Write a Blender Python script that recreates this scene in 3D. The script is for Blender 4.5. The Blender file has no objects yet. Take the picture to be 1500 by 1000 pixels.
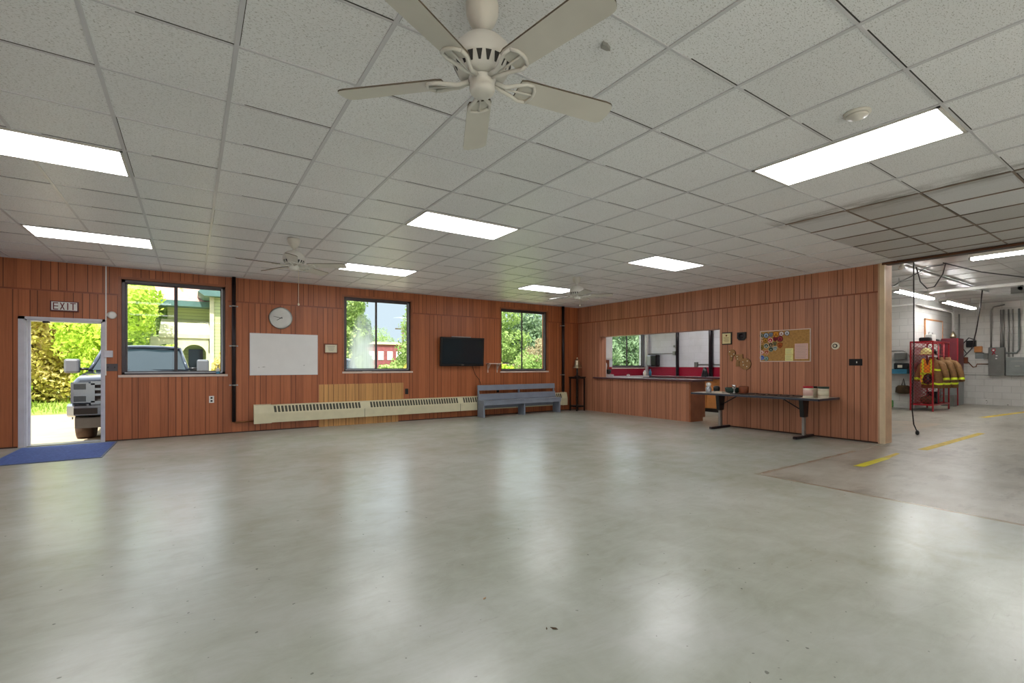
import bpy, bmesh, math, random
import numpy as np
from mathutils import Vector, Matrix
random.seed(7)
COL = bpy.context.scene.collection
PI = math.pi

# ------------------------------------------------------------------ materials
def lin(c):
    if isinstance(c, str):
        c = c.lstrip('#'); c = [int(c[i:i+2], 16)/255 for i in (0, 2, 4)]
        return tuple(x/12.92 if x <= .04045 else ((x+.055)/1.055)**2.4 for x in c)
    return tuple(c)

class NT:
    """small helper around a material node tree"""
    def __init__(s, name):
        s.m = bpy.data.materials.new(name); s.m.use_nodes = True
        s.t = s.m.node_tree; s.t.nodes.clear()
        s.out = s.t.nodes.new('ShaderNodeOutputMaterial')
    def n(s, kind, **kw):
        nd = s.t.nodes.new(kind)
        for k, v in kw.items(): setattr(nd, k, v)
        return nd
    def link(s, a, b): s.t.links.new(a, b)
    def put(s, sock, v):
        if isinstance(v, bpy.types.NodeSocket): s.link(v, sock)
        elif isinstance(v, (tuple, list)) and len(v) == 3 and sock.type == 'RGBA': sock.default_value = (*v, 1)
        else: sock.default_value = v
    def math(s, op, a, b=0.0, clamp=False):
        nd = s.n('ShaderNodeMath', operation=op, use_clamp=clamp)
        s.put(nd.inputs[0], a); s.put(nd.inputs[1], b); return nd.outputs[0]
    def mix(s, f, a, b, mode='MIX'):
        nd = s.n('ShaderNodeMix', data_type='RGBA', blend_type=mode)
        s.put(nd.inputs[0], f); s.put(nd.inputs[6], a); s.put(nd.inputs[7], b); return nd.outputs[2]
    def pos(s):
        g = s.n('ShaderNodeNewGeometry'); sep = s.n('ShaderNodeSeparateXYZ')
        s.link(g.outputs['Position'], sep.inputs[0]); return g.outputs['Position'], sep.outputs
    def scale(s, vec, sc):
        nd = s.n('ShaderNodeMapping'); s.link(vec, nd.inputs[0]); nd.inputs['Scale'].default_value = sc
        return nd.outputs[0]
    def noise(s, vec, scale, detail=2, rough=.5, dist=0):
        nd = s.n('ShaderNodeTexNoise')
        if vec is not None: s.link(vec, nd.inputs['Vector'])
        nd.inputs['Scale'].default_value = scale; nd.inputs['Detail'].default_value = detail
        nd.inputs['Roughness'].default_value = rough; nd.inputs['Distortion'].default_value = dist
        return nd.outputs[0]
    def ramp(s, f, stops, interp='LINEAR'):
        nd = s.n('ShaderNodeValToRGB'); s.link(f, nd.inputs[0]); cr = nd.color_ramp; cr.interpolation = interp
        while len(cr.elements) < len(stops): cr.elements.new(.5)
        for e, (p, c) in zip(cr.elements, sorted(stops, key=lambda q: q[0])):
            e.position = p; e.color = (*c, 1) if not isinstance(c, (int, float)) else (c, c, c, 1)
        return nd.outputs[0]
    def band(s, v, a, b):
        return s.math('MULTIPLY', s.math('GREATER_THAN', v, a), s.math('LESS_THAN', v, b))
    def bsdf(s, col, rough=.5, metal=0, bump=None, bs=.3, bd=.01, spec=.5, emit=None, es=0, coat=0):
        p = s.n('ShaderNodeBsdfPrincipled')
        s.put(p.inputs['Base Color'], col); s.put(p.inputs['Roughness'], rough); s.put(p.inputs['Metallic'], metal)
        p.inputs['Specular IOR Level'].default_value = spec
        p.inputs['Coat Weight'].default_value = coat
        if bump is not None:
            b = s.n('ShaderNodeBump'); b.inputs['Strength'].default_value = bs; b.inputs['Distance'].default_value = bd
            s.link(bump, b.inputs['Height']); s.link(b.outputs[0], p.inputs['Normal'])
        if emit is not None:
            s.put(p.inputs['Emission Color'], emit); p.inputs['Emission Strength'].default_value = es
        s.link(p.outputs[0], s.out.inputs[0]); return s.m

def mk(name, c, rough=.5, metal=0, var=.1, sc=6, bs=0, **kw):
    """plain procedural material: a base colour with soft noise variation"""
    t = NT(name); P, _ = t.pos(); c = lin(c)
    f = t.noise(P, sc, 3)
    col = t.ramp(f, [(.3, tuple(x*(1-var) for x in c)), (.7, tuple(min(1, x*(1+var)) for x in c))])
    return t.bsdf(col, rough, metal, t.noise(P, sc*12, 2) if bs else None, bs, .004, **kw)

OFFS = [0, .098, .19, .345, .405, .53, .612, .752, .915, 1.02, 1.13]
def panel_mat(name, c, seam=2.41, rough=.42, dark=.25, grain=1.0):
    """grooved wood panelling: irregular plank widths, grain running vertically"""
    t = NT(name); P, (X, Y, Z) = t.pos(); W = 1.2192; c = lin(c)
    u = t.math('ADD', X, Y)
    u = t.math('ADD', u, t.math('MULTIPLY', t.math('GREATER_THAN', Z, seam), .37))
    u = t.math('FRACT', t.math('DIVIDE', t.math('ADD', u, 40.0), W))
    st = []
    for o in OFFS:
        a = o/W
        st += [(a+.0005, 1.0), (min(.9995, a+.0072), 0.0)]
    groove = t.ramp(u, st, 'CONSTANT')
    rnd = random.Random(3)
    tone = t.ramp(u, [(o/W, .5+rnd.uniform(-.3, .3)) for o in OFFS], 'CONSTANT')
    g1 = t.noise(t.scale(P, (55, 55, 1.6)), 1.0, 4, .6, .4)
    g2 = t.noise(t.scale(P, (9, 9, .5)), 1.0, 2)
    v = t.math('ADD', t.math('MULTIPLY', g1, .6*grain), t.math('ADD', t.math('MULTIPLY', tone, .35), t.math('MULTIPLY', g2, .25)))
    col = t.ramp(v, [(.25, (c[0]*.55, c[1]*.5, c[2]*.45)), (.55, c), (.85, (min(1, c[0]*1.35), c[1]*1.4, c[2]*1.45))])
    col = t.mix(groove, col, (c[0]*dark, c[1]*dark*.8, c[2]*dark*.7))
    h = t.math('SUBTRACT', t.math('MULTIPLY', g1, .08), groove)
    return t.bsdf(col, rough, 0, h, .5, .004)

def ceil_mat(name, c, fleck=.45):
    t = NT(name); P, (X, Y, Z) = t.pos(); c = lin(c)
    warp = t.noise(P, 30, 2)
    vec = t.n('ShaderNodeVectorMath', operation='ADD'); t.link(P, vec.inputs[0])
    sc = t.n('ShaderNodeVectorMath', operation='SCALE'); nn = t.n('ShaderNodeTexNoise'); t.link(P, nn.inputs['Vector']); nn.inputs['Scale'].default_value = 40
    t.link(nn.outputs[1], sc.inputs[0]); sc.inputs['Scale'].default_value = .02; t.link(sc.outputs[0], vec.inputs[1])
    f = t.noise(t.scale(vec.outputs[0], (80, 210, 1)), 1.0, 1.0)
    fl = t.ramp(f, [(.60, 0.0), (.65, 1.0)])
    fine = t.noise(P, 260, 1)
    blot = t.noise(P, 1.1, 3)
    # each tile its own faint tone
    ix = t.math('FLOOR', t.math('DIVIDE', t.math('ADD', X, .42), .6096)); iy = t.math('FLOOR', t.math('DIVIDE', t.math('SUBTRACT', Y, 4.0), .6096))
    cmb = t.n('ShaderNodeCombineXYZ'); t.link(ix, cmb.inputs[0]); t.link(iy, cmb.inputs[1])
    wn = t.n('ShaderNodeTexWhiteNoise'); t.link(cmb.outputs[0], wn.inputs['Vector'])
    k = t.math('ADD', t.math('MULTIPLY', wn.outputs[0], .06), t.math('ADD', t.math('MULTIPLY', blot, .12), .86))
    base = t.mix(1.0, c, t.ramp(k, [(0, 0.0), (1, 1.0)]), 'MULTIPLY')
    base = t.mix(t.math('MULTIPLY', fl, fleck), base, (c[0]*.35, c[1]*.34, c[2]*.32))
    # soot left along the old partition line
    d = t.math('ABSOLUTE', t.math('SUBTRACT', X, t.math('ADD', 5.56, t.math('MULTIPLY', t.noise(P, 2.5, 3), .2))))
    m = t.math('MULTIPLY', t.math('SUBTRACT', 1.0, t.math('DIVIDE', d, .28), True), t.math('LESS_THAN', Y, 2.9))
    base = t.mix(t.math('MULTIPLY', m, t.ramp(t.noise(t.scale(P, (9, 2, 1)), 2, 4), [(.35, .15), (.65, .9)])), base, (.07, .065, .055))
    h = t.math('SUBTRACT', t.math('MULTIPLY', fine, .3), fl)
    return t.bsdf(base, .40, 0, h, .15, .003, spec=.6)

def floor_mat():
    t = NT('floor_paint'); P, (X, Y, Z) = t.pos()
    big = t.noise(P, .55, 4, .6); mid = t.noise(P, 3.5, 5, .65, .6); sw = t.noise(t.scale(P, (1.0, 3.4, 1)), 2.2, 5, .7, 1.2)
    v = t.math('ADD', t.math('MULTIPLY', big, .5), t.math('ADD', t.math('MULTIPLY', mid, .28), t.math('MULTIPLY', sw, .2)))
    v = t.math('ADD', v, .05)
    col = t.ramp(v, [(.40, lin('#9b9e8f')), (.52, lin('#a9aca0')), (.65, lin('#b6b8b0'))])
    # the former apparatus bay: worn, browner paint
    bay = t.math('MAXIMUM', t.math('MULTIPLY', t.math('GREATER_THAN', X, 5.42), t.math('LESS_THAN', Y, 2.93)), t.math('GREATER_THAN', X, 9.35))
    bay = t.math('MULTIPLY', bay, t.math('LESS_THAN', Y, 5.6))
    worn = t.ramp(v, [(.42, lin('#857d6f')), (.52, lin('#a59e91')), (.62, lin('#b4b0a5'))])
    col = t.mix(t.math('MULTIPLY', bay, .85), col, worn)
    scuff = t.noise(t.scale(P, (1.1, 5.5, 1)), 3.1, 6, .75, 1.5)
    sm = t.ramp(scuff, [(.60, 0.0), (.69, 1.0)])
    zone = t.ramp(t.noise(P, .45, 1), [(.45, 0.0), (.62, 1.0)])
    col = t.mix(t.math('MULTIPLY', t.math('MULTIPLY', sm, zone), .25), col, (.13, .125, .11))
    blotch = t.ramp(t.noise(t.scale(P, (.8, 2, 1)), 1.3, 5, .7), [(.53, 0.0), (.66, 1.0)])
    col = t.mix(t.math('MULTIPLY', t.math('MULTIPLY', blotch, bay), .6), col, lin('#6d655a'))
    speck = t.ramp(t.noise(P, 26, 1), [(.765, 0.0), (.78, 1.0)])
    col = t.mix(t.math('MULTIPLY', speck, .6), col, (.06, .06, .05))
    # patched strips where the old partition stood, and a saw joint
    j = t.noise(P, 5, 4)
    jx = t.math('ABSOLUTE', t.math('SUBTRACT', X, t.math('ADD', 5.36, t.math('MULTIPLY', j, .06))))
    l1 = t.math('MULTIPLY', t.math('LESS_THAN', jx, .028), t.math('LESS_THAN', Y, 2.98))
    jy = t.math('ABSOLUTE', t.math('SUBTRACT', Y, t.math('ADD', 2.90, t.math('MULTIPLY', j, .08))))
    l2 = t.math('MULTIPLY', t.math('LESS_THAN', jy, .03), t.band(X, 5.35, 8.0))
    l3 = t.math('MULTIPLY', t.math('LESS_THAN', t.math('ABSOLUTE', t.math('SUBTRACT', X, 9.55)), .008), t.math('LESS_THAN', Y, 2.4))
    l = t.math('MULTIPLY', t.math('MAXIMUM', l1, l2), t.ramp(mid, [(.3, .35), (.6, .95)]))
    col = t.mix(l, col, lin('#8d7762')); col = t.mix(t.math('MULTIPLY', l3, .7), col, lin('#6a5c50'))
    bare = t.math('MULTIPLY', t.band(X, 9.9, 13.2), t.band(Y, 3.25, 4.5))
    col = t.mix(t.math('MULTIPLY', bare, t.ramp(mid, [(.35, .1), (.6, .6)])), col, lin('#b49c80'))
    rough = t.math('ADD', .27, t.math('MULTIPLY', bay, .08))
    return t.bsdf(col, rough, 0, None, spec=.85)

def block_mat(name, c, red=None, zr=(0, 0), mort=.72):
    """painted concrete block laid in running bond"""
    t = NT(name); P, (X, Y, Z) = t.pos(); c = lin(c)
    cmb = t.n('ShaderNodeCombineXYZ'); t.link(t.math('ADD', X, Y), cmb.inputs[0]); t.link(Z, cmb.inputs[1])
    b = t.n('ShaderNodeTexBrick'); t.link(cmb.outputs[0], b.inputs['Vector'])
    b.inputs['Scale'].default_value = 1; b.inputs['Brick Width'].default_value = .40; b.inputs['Row Height'].default_value = .2
    b.inputs['Mortar Size'].default_value = .006; b.inputs['Mortar Smooth'].default_value = .3
    b.inputs['Color1'].default_value = (*c, 1); b.inputs['Color2'].default_value = (c[0]*.94, c[1]*.94, c[2]*.93, 1)
    b.inputs['Mortar'].default_value = (c[0]*mort, c[1]*mort, c[2]*mort, 1)
    dirt = t.ramp(t.noise(P, 1.6, 5, .65), [(.45, 0.0), (.8, .4)])
    col = t.mix(dirt, b.outputs[0], (c[0]*.6, c[1]*.58, c[2]*.53))
    chip = t.math('MULTIPLY', t.ramp(t.noise(P, 5, 5, .7), [(.68, 0.0), (.70, 1.0)]), t.math('LESS_THAN', Z, .55))
    if red is None: col = t.mix(chip, col, (.05, .045, .04))
    if red is not None: col = t.mix(t.band(Z, *zr), col, lin(red))
    inv = t.math('SUBTRACT', 1.0, b.outputs['Fac'])
    return t.bsdf(col, .45, 0, inv, .4, .004)

def glass_mat(name, haze=None):
    t = NT(name); tr = t.n('ShaderNodeBsdfTransparent'); gl = t.n('ShaderNodeBsdfGlossy'); gl.inputs['Roughness'].default_value = .02
    fr = t.n('ShaderNodeFresnel'); gg = t.n('ShaderNodeNewGeometry'); t.link(t.math('SUBTRACT', 1.28, t.math('MULTIPLY', gg.outputs['Backfacing'], 1.28-1/1.28)), fr.inputs[0])
    mx = t.n('ShaderNodeMixShader'); t.link(fr.outputs[0], mx.inputs[0]); t.link(tr.outputs[0], mx.inputs[1]); t.link(gl.outputs[0], mx.inputs[2])
    tr.inputs[0].default_value = (.96, .98, .98, 1)
    outp = mx.outputs[0]
    if haze:
        # fogged double pane: a bank of mineral haze standing in the lower middle of the glass
        P, (X, Y, Z) = t.pos(); x0, x1, z0, z1 = haze
        hx = t.math('DIVIDE', t.math('ABSOLUTE', t.math('SUBTRACT', X, (x0+x1)/2)), (x1-x0)/2)
        top = t.math('SUBTRACT', z1, t.math('MULTIPLY', t.math('POWER', hx, 2.0), (z1-z0)*.55))
        top = t.math('ADD', top, t.math('MULTIPLY', t.math('SUBTRACT', t.noise(t.scale(P, (7, 1, 2)), 1, 3), .5), .7))
        a = t.math('MULTIPLY', t.math('DIVIDE', t.math('SUBTRACT', top, Z), .7, True), t.math('DIVIDE', t.math('SUBTRACT', 1.0, hx), .35, True))
        st = t.noise(t.scale(P, (60, 1, 1.2)), 1, 3)
        a = t.math('MULTIPLY', a, t.math('ADD', .35, t.math('MULTIPLY', st, .35)))
        df = t.n('ShaderNodeBsdfTranslucent'); df.inputs[0].default_value = (.75, .82, .82, 1)
        m2 = t.n('ShaderNodeMixShader'); t.link(a, m2.inputs[0]); t.link(outp, m2.inputs[1]); t.link(df.outputs[0], m2.inputs[2]); outp = m2.outputs[0]
    t.link(outp, t.out.inputs[0]); return t.m

def leaf_mat(name, stops, sc=1.2):
    t = NT(name); P, _ = t.pos()
    v = t.math('ADD', t.math('MULTIPLY', t.noise(P, sc, 3), .65), t.math('MULTIPLY', t.noise(P, 14, 1), .4))
    col = t.ramp(v, [(p, lin(c)) for p, c in stops])
    d = t.n('ShaderNodeBsdfDiffuse'); t.link(col, d.inputs[0]); tl = t.n('ShaderNodeBsdfTranslucent'); t.link(col, tl.inputs[0])
    mx = t.n('ShaderNodeMixShader'); mx.inputs[0].default_value = .4; t.link(d.outputs[0], mx.inputs[1]); t.link(tl.outputs[0], mx.inputs[2])
    t.link(mx.outputs[0], t.out.inputs[0]); return t.m

def emit_mat(name, c, s):
    t = NT(name); P, _ = t.pos(); e = t.n('ShaderNodeEmission'); e.inputs[1].default_value = s
    col = t.ramp(t.noise(P, 1.5, 1), [(.3, tuple(x*.985 for x in c)), (.7, c)]); t.link(col, e.inputs[0]); t.link(e.outputs[0], t.out.inputs[0]); return t.m

LAMP = 9.5
M = {}
M['panelN'] = panel_mat('wood_panelling', '#a9613a')
M['panelE'] = panel_mat('wood_panelling_partition', '#b3785a')  # paler, pinker copy of the panelling, with sky sheen put into its colour
M['panelP'] = panel_mat('light_wood_panel', '#bf8c52', seam=9, grain=1.3)
M['ceil'] = ceil_mat('ceiling_tile', '#f6f8fc', .62)
M['ceil_old'] = ceil_mat('ceiling_tile_old', '#c6c7c8', .4)
M['ceil_new'] = ceil_mat('ceiling_tile_replaced', '#dfe2e6', .3)
M['tbar'] = mk('ceiling_grid_paint', '#cfd0d6', .3, 0, .06, 1.2)
M['tbar_old'] = mk('rusty_grid_metal', '#77685c', .45, 0, .4, 3)
M['floor'] = floor_mat()
M['block'] = block_mat('white_block', '#dcdad6')
M['blockK'] = block_mat('kitchen_block', '#dfdfe4', '#9c1230', (.9, 1.19), .86)
M['gceil'] = mk('glossy_white_metal', '#dcdcda', .18, 0, .06, 2)
M['seamg'] = mk('sheet_seam', '#8f8d88', .4)
M['bronze'] = mk('dark_bronze_aluminium', '#4c4549', .35, .3, .1)
M['track'] = mk('window_track_alu', '#a8aab0', .3, .6, .05)
M['woodtrim'] = mk('stained_trim', '#9a5a38', .4, 0, .15)
M['woodtrim_l'] = mk('worn_trim', '#d8c2b4', .45, 0, .1)
M['seam'] = mk('panel_seam_batten', '#8b4a2c', .4, 0, .2)
M['post'] = mk('bare_post', '#c4a081', .55, 0, .15, 4)
M['postl'] = mk('bare_post_edge', '#dcc6a4', .5, 0, .1, 4)
M['glass'] = glass_mat('window_glass')
M['steel_w'] = mk('door_frame_paint', '#cfcdd6', .4, 0, .08)
M['white'] = mk('white_plastic', '#e6e4e0', .4, 0, .03)
M['fanw'] = mk('fan_white_enamel', '#dcdad4', .35, 0, .04)
M['fanb'] = mk('fan_blade_laminate', '#d3d0c8', .4, 0, .05, 5)
M['fanedge'] = mk('fan_blade_dusty_edge', '#5e5446', .7, 0, .3, 20)
M['dark'] = mk('dark_vent', '#262523', .6)
M['black'] = mk('black_plastic', '#141416', .3, 0, .2)
M['blackm'] = mk('black_matt', '#1c1b1c', .6, 0, .2)
M['screen'] = mk('tv_screen', '#1b252c', .05, 0, .02)
M['pipe'] = mk('dark_iron_pipe', '#2b2327', .32, .5, .2)
M['copper'] = mk('copper_pipe', '#8a5a3a', .35, .8, .2)
M['ebonyb'] = mk('header_dark', '#2a211d', .5)
M['headb'] = mk('header_brown', '#5d3c28', .45)
M['chromed'] = mk('truck_chrome', '#8f9296', .18, 1, .05)
M['chrome'] = mk('chrome', '#d8d8da', .12, 1, .03)
M['steel'] = mk('dull_steel', '#a4a39f', .35, .8, .08)
M['beige'] = mk('heater_enamel', '#dad2b0', .42, 0, .05)
M['heatdark'] = mk('heater_inside', '#4c4a3c', .7)
M['bench'] = mk('grey_bench_paint', '#868d9a', .38, 0, .08, 5)
M['ebony'] = mk('dark_wood', '#1c130f', .4, 0, .2)
M['bell'] = mk('aged_brass', '#b5a68c', .3, .9, .12)
M['board'] = mk('whiteboard_surface', '#e2e0de', .25, 0, .02)
M['alu'] = mk('aluminium_frame', '#cfcfd2', .3, .7, .04)
M['paper'] = mk('old_paper', '#ddd6bd', .7, 0, .05)
M['cork'] = mk('cork', '#b08448', .8, 0, .18, 30)
M['lam'] = mk('speckled_countertop', '#c6c1c6', .2, 0, .1, 40)
M['lamedge'] = mk('countertop_edge', '#5c3c40', .3, 0, .1)
M['tabletop'] = mk('grey_laminate', '#cac3b8', .3, 0, .1, 6)
M['tableedge'] = mk('dark_table_edge', '#3b3e48', .35, 0, .1)
M['mat_blue'] = mk('blue_carpet_mat', '#465c98', .9, 0, .25, 30, .4)
M['matedge'] = mk('mat_rubber_edge', '#5a6478', .6)
M['orange_wood'] = mk('birch_cabinet', '#c9874c', .35, 0, .2, 3)
M['yellow'] = mk('yellow_floor_tape', '#d8cc1c', .5, 0, .1, 8)
M['yellow2'] = mk('worn_yellow_tape', '#d0b43c', .6, 0, .25, 10)
M['red'] = mk('red_enamel', '#97121e', .35, 0, .12)
M['maroon'] = mk('maroon_enamel', '#5f1220', .4, 0, .12)
M['greym'] = mk('grey_metal', '#72736f', .42, .3, .1)
M['greyl'] = mk('grey_panel_paint', '#868c8a', .4, .2, .08)
M['tan'] = mk('tan_turnout_cloth', '#7f5c36', .85, 0, .2, 25, .3)
M['lime'] = mk('reflective_lime', '#d8ef2c', .35, 0, .1)
M['orange'] = mk('orange_vest', '#f08a1a', .6, 0, .15)
M['olive'] = mk('olive_canvas', '#4e3d28', .85, 0, .25, 12)
M['brown'] = mk('brown_wood', '#7c3f22', .5, 0, .2)
M['teal'] = mk('teal_shelf', '#2f6f8a', .5)
M['green'] = mk('green_plastic', '#3c9a3c', .4)
M['greend'] = mk('dark_green_lid', '#1f3d33', .35)
M['redlid'] = mk('red_lid', '#b3122b', .35)
M['ivory'] = mk('ivory', '#e4dac4', .4, 0, .04)
M['gold'] = mk('gold_plate', '#e2d3a0', .35, .4, .05)
M['carved'] = mk('carved_wood', '#9c7244', .5, 0, .2, 18)
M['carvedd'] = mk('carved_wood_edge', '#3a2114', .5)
M['yel_note'] = mk('yellow_note', '#e8e29a', .8, 0, .03)
M['pink_note'] = mk('pink_paper', '#dcb6ac', .8, 0, .03)
M['ink'] = mk('grey_ink', '#8b8478', .8)
M['exitred'] = mk('exit_red', '#6e1722', .5)
M['rubber'] = mk('tyre_rubber', '#4a3a30', .8, 0, .15, 15)
M['paint'] = mk('navy_truck_paint', '#2c3440', .15, .3, .08, 2, coat=.6)
M['cglass'] = mk('car_glass', '#1d292e', .05, 0, .05)
M['mirror'] = mk('mirror_shell', '#585b5f', .35, 0, .05)
M['lampg'] = mk('headlight_glass', '#2a2d30', .12, .4, .15, 25)
M['concrete'] = mk('driveway_concrete', '#aa9b80', .8, 0, .08, 2.5)
M['grass'] = mk('lawn', '#7d8f40', .9, 0, .3, 4)
M['grassl'] = leaf_mat('grass_blades', [(.3, '#5f8030'), (.55, '#93ab48'), (.8, '#c2cc70')])
M['siding'] = None
M['bark'] = mk('bark', '#5c4c3e', .9, 0, .3, 8)
M['roofp'] = mk('pinkish_shingle', '#b08478', .8, 0, .15, 9)
M['eave'] = mk('teal_eave_paint', '#4d6c68', .5)
M['cream'] = mk('cream_paint', '#cdc7a2', .6)
M['brick'] = mk('red_brick', '#84464a', .8, 0, .2, 3)
M['stone'] = mk('pale_stone', '#e3ddd0', .8, 0, .1)
t = NT('green_siding'); P, (X, Y, Z) = t.pos(); fz = t.math('FRACT', t.math('DIVIDE', Z, .13))
M['siding'] = t.bsdf(t.mix(t.math('LESS_THAN', fz, .12), lin('#b3bb84'), lin('#7f8a62')), .6, 0, fz, .3, .02)
M['lamp'] = emit_mat('fluorescent_lens', (.985, .985, 1), LAMP)
M['lampR'] = emit_mat('fluorescent_lens_cool', (.985, .99, 1), LAMP*1.1)
M['tube'] = emit_mat('fluorescent_tube', (1, .99, .97), 42)

# ------------------------------------------------------------------ mesh builder
class MB:
    def __init__(s): s.v = []; s.f = []; s.mi = []; s.sm = []; s.m = 0
    def mat(s, i): s.m = i; return s
    def add(s, vs, fs, smooth=False):
        b = len(s.v); s.v += [tuple(v) for v in vs]
        for f in fs: s.f.append(tuple(b+i for i in f)); s.mi.append(s.m); s.sm.append(smooth)
        return s
    def box(s, x0, x1, y0, y1, z0, z1, rot=None, piv=None):
        vs = [Vector((x, y, z)) for z in (z0, z1) for y in (y0, y1) for x in (x0, x1)]
        if rot is not None:
            p = Vector(piv) if piv is not None else Vector(((x0+x1)/2, (y0+y1)/2, (z0+z1)/2)); vs = [rot @ (v-p) + p for v in vs]
        return s.add(vs, [(0, 2, 3, 1), (4, 5, 7, 6), (0, 1, 5, 4), (1, 3, 7, 5), (3, 2, 6, 7), (2, 0, 4, 6)])
    def bbox(s, x0, x1, y0, y1, z0, z1, r=.01):
        """box with bevelled edges"""
        bm = bmesh.new(); bmesh.ops.create_cube(bm, size=1)
        for v in bm.verts: v.co = Vector(((x0+x1)/2+v.co.x*(x1-x0), (y0+y1)/2+v.co.y*(y1-y0), (z0+z1)/2+v.co.z*(z1-z0)))
        bmesh.ops.bevel(bm, geom=bm.edges[:], offset=r, segments=2, affect='EDGES', profile=.5)
        bm.verts.index_update(); s.add([v.co.copy() for v in bm.verts], [[v.index for v in f.verts] for f in bm.faces]); bm.free(); return s
    def tube(s, pts, r, n=8, cap=True):
        pts = [Vector(p) for p in pts]; vs = []; fs = []
        rr = r if isinstance(r, (list, tuple)) else [r]*len(pts)
        up = None
        for i, p in enumerate(pts):
            a = pts[max(0, i-1)]; b = pts[min(len(pts)-1, i+1)]; d = (b-a).normalized()
            if up is None:
                up = Vector((0, 0, 1)) if abs(d.z) < .9 else Vector((1, 0, 0))
            x = d.cross(up).normalized(); y = x.cross(d).normalized(); up = y
            for k in range(n):
                an = 2*PI*k/n; vs.append(p + x*math.cos(an)*rr[i] + y*math.sin(an)*rr[i])
        for i in range(len(pts)-1):
            for k in range(n):
                k2 = (k+1) % n; fs.append((i*n+k, i*n+k2, (i+1)*n+k2, (i+1)*n+k))
        s.add(vs, fs, True)
        if cap:
            b = len(s.v)-len(vs); s.f.append(tuple(b+k for k in range(n))[::-1]); s.f.append(tuple(b+(len(pts)-1)*n+k for k in range(n))); s.mi += [s.m]*2; s.sm += [False]*2
        return s
    def lathe(s, prof, c, n=24, axis='z'):
        vs = []; fs = []
        for r, h in prof:
            for k in range(n):
                a = 2*PI*k/n; q = (r*math.cos(a), r*math.sin(a), h)
                if axis == 'y': q = (q[0], q[2], q[1])
                if axis == 'x': q = (q[2], q[0], q[1])
                vs.append((c[0]+q[0], c[1]+q[1], c[2]+q[2]))
        for i in range(len(prof)-1):
            for k in range(n):
                k2 = (k+1) % n; fs.append((i*n+k, i*n+k2, (i+1)*n+k2, (i+1)*n+k))
        s.add(vs, fs, True)
        b = len(s.v)-len(vs)
        for i, rev in ((0, True), (len(prof)-1, False)):
            if prof[i][0] > 1e-4:
                q = [b+i*n+k for k in range(n)]; s.f.append(tuple(q[::-1] if rev else q)); s.mi.append(s.m); s.sm.append(False)
        return s
    def prism(s, poly, lo, hi, axis='z'):
        n = len(poly)
        def mp(u, v, w): return {'z': (u, v, w), 'y': (u, w, v), 'x': (w, u, v)}[axis]
        vs = [mp(u, v, lo) for u, v in poly] + [mp(u, v, hi) for u, v in poly]
        fs = [tuple(range(n))[::-1], tuple(range(n, 2*n))] + [(i, (i+1) % n, n+(i+1) % n, n+i) for i in range(n)]
        return s.add(vs, fs)
    def loft(s, rings, smooth=True, cap=True):
        n = len(rings[0]); vs = [p for r in rings for p in r]; fs = []
        for i in range(len(rings)-1):
            for k in range(n):
                k2 = (k+1) % n; fs.append((i*n+k, i*n+k2, (i+1)*n+k2, (i+1)*n+k))
        s.add(vs, fs, smooth)
        if cap:
            b = len(s.v)-len(vs); s.f += [tuple(b+k for k in range(n))[::-1], tuple(b+(len(rings)-1)*n+k for k in range(n))]; s.mi += [s.m]*2; s.sm += [False]*2
        return s
    def build(s, name, mats, parent=None, bevel=0):
        me = bpy.data.meshes.new(name)
        base = Vector((0, 0, 0)); mat = Matrix.Identity(4)
        if parent is not None:
            root = parent
            while root.parent is not None: root = root.parent
            base = root.location.copy()
        me.from_pydata([tuple(Vector(v)-base) for v in s.v], [], s.f)
        for m in (mats if isinstance(mats, (list, tuple)) else [mats]): me.materials.append(m)
        me.polygons.foreach_set('material_index', s.mi); me.polygons.foreach_set('use_smooth', s.sm)
        bm = bmesh.new(); bm.from_mesh(me); bmesh.ops.recalc_face_normals(bm, faces=bm.faces[:]); bm.to_mesh(me); bm.free()
        me.update()
        o = bpy.data.objects.new(name, me); COL.objects.link(o)
        if parent is not None: o.parent = parent
        if bevel:
            b = o.modifiers.new('bevel', 'BEVEL'); b.width = bevel; b.segments = 2; b.limit_method = 'ANGLE'
        return o

def tag(o, label, cat, group=None, kind=None):
    o['label'] = label; o['category'] = cat
    if group: o['group'] = group
    if kind: o['kind'] = kind
    return o
def thing(name, loc, label, cat, group=None, kind=None, rz=0):
    o = bpy.data.objects.new(name, None); o.location = loc; o.rotation_euler = (0, 0, rz); o.empty_display_size = .1; COL.objects.link(o)
    return tag(o, label, cat, group, kind)
def box1(name, mat, *b, parent=None, r=0):
    m = MB(); m.bbox(*b, r=r) if r else m.box(*b); return m.build(name, mat, parent)
def dup(root, loc, rz=None, label=None):
    r = root.copy(); COL.objects.link(r); r.location = loc
    if rz is not None: r.rotation_euler = (0, 0, rz)
    if label: r['label'] = label
    for ch in list(root.children):
        c = ch.copy(); COL.objects.link(c); c.parent = r
        for g in ch.children:
            d = g.copy(); COL.objects.link(d); d.parent = c
    return r
def text_mesh(txt, size, mb, fn, align='CENTER'):
    """add flat lettering to mb; fn maps (u, v) to a 3D point"""
    cu = bpy.data.curves.new('t', 'FONT'); cu.body = txt; cu.size = size; cu.align_x = align; cu.align_y = 'CENTER'; cu.resolution_u = 3
    o = bpy.data.objects.new('t', cu); COL.objects.link(o)
    me = bpy.data.meshes.new_from_object(o.evaluated_get(bpy.context.evaluated_depsgraph_get()))
    mb.add([fn(v.co.x, v.co.y) for v in me.vertices], [tuple(p.vertices) for p in me.polygons])
    bpy.data.objects.remove(o); bpy.data.meshes.remove(me); bpy.data.curves.remove(cu)

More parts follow.
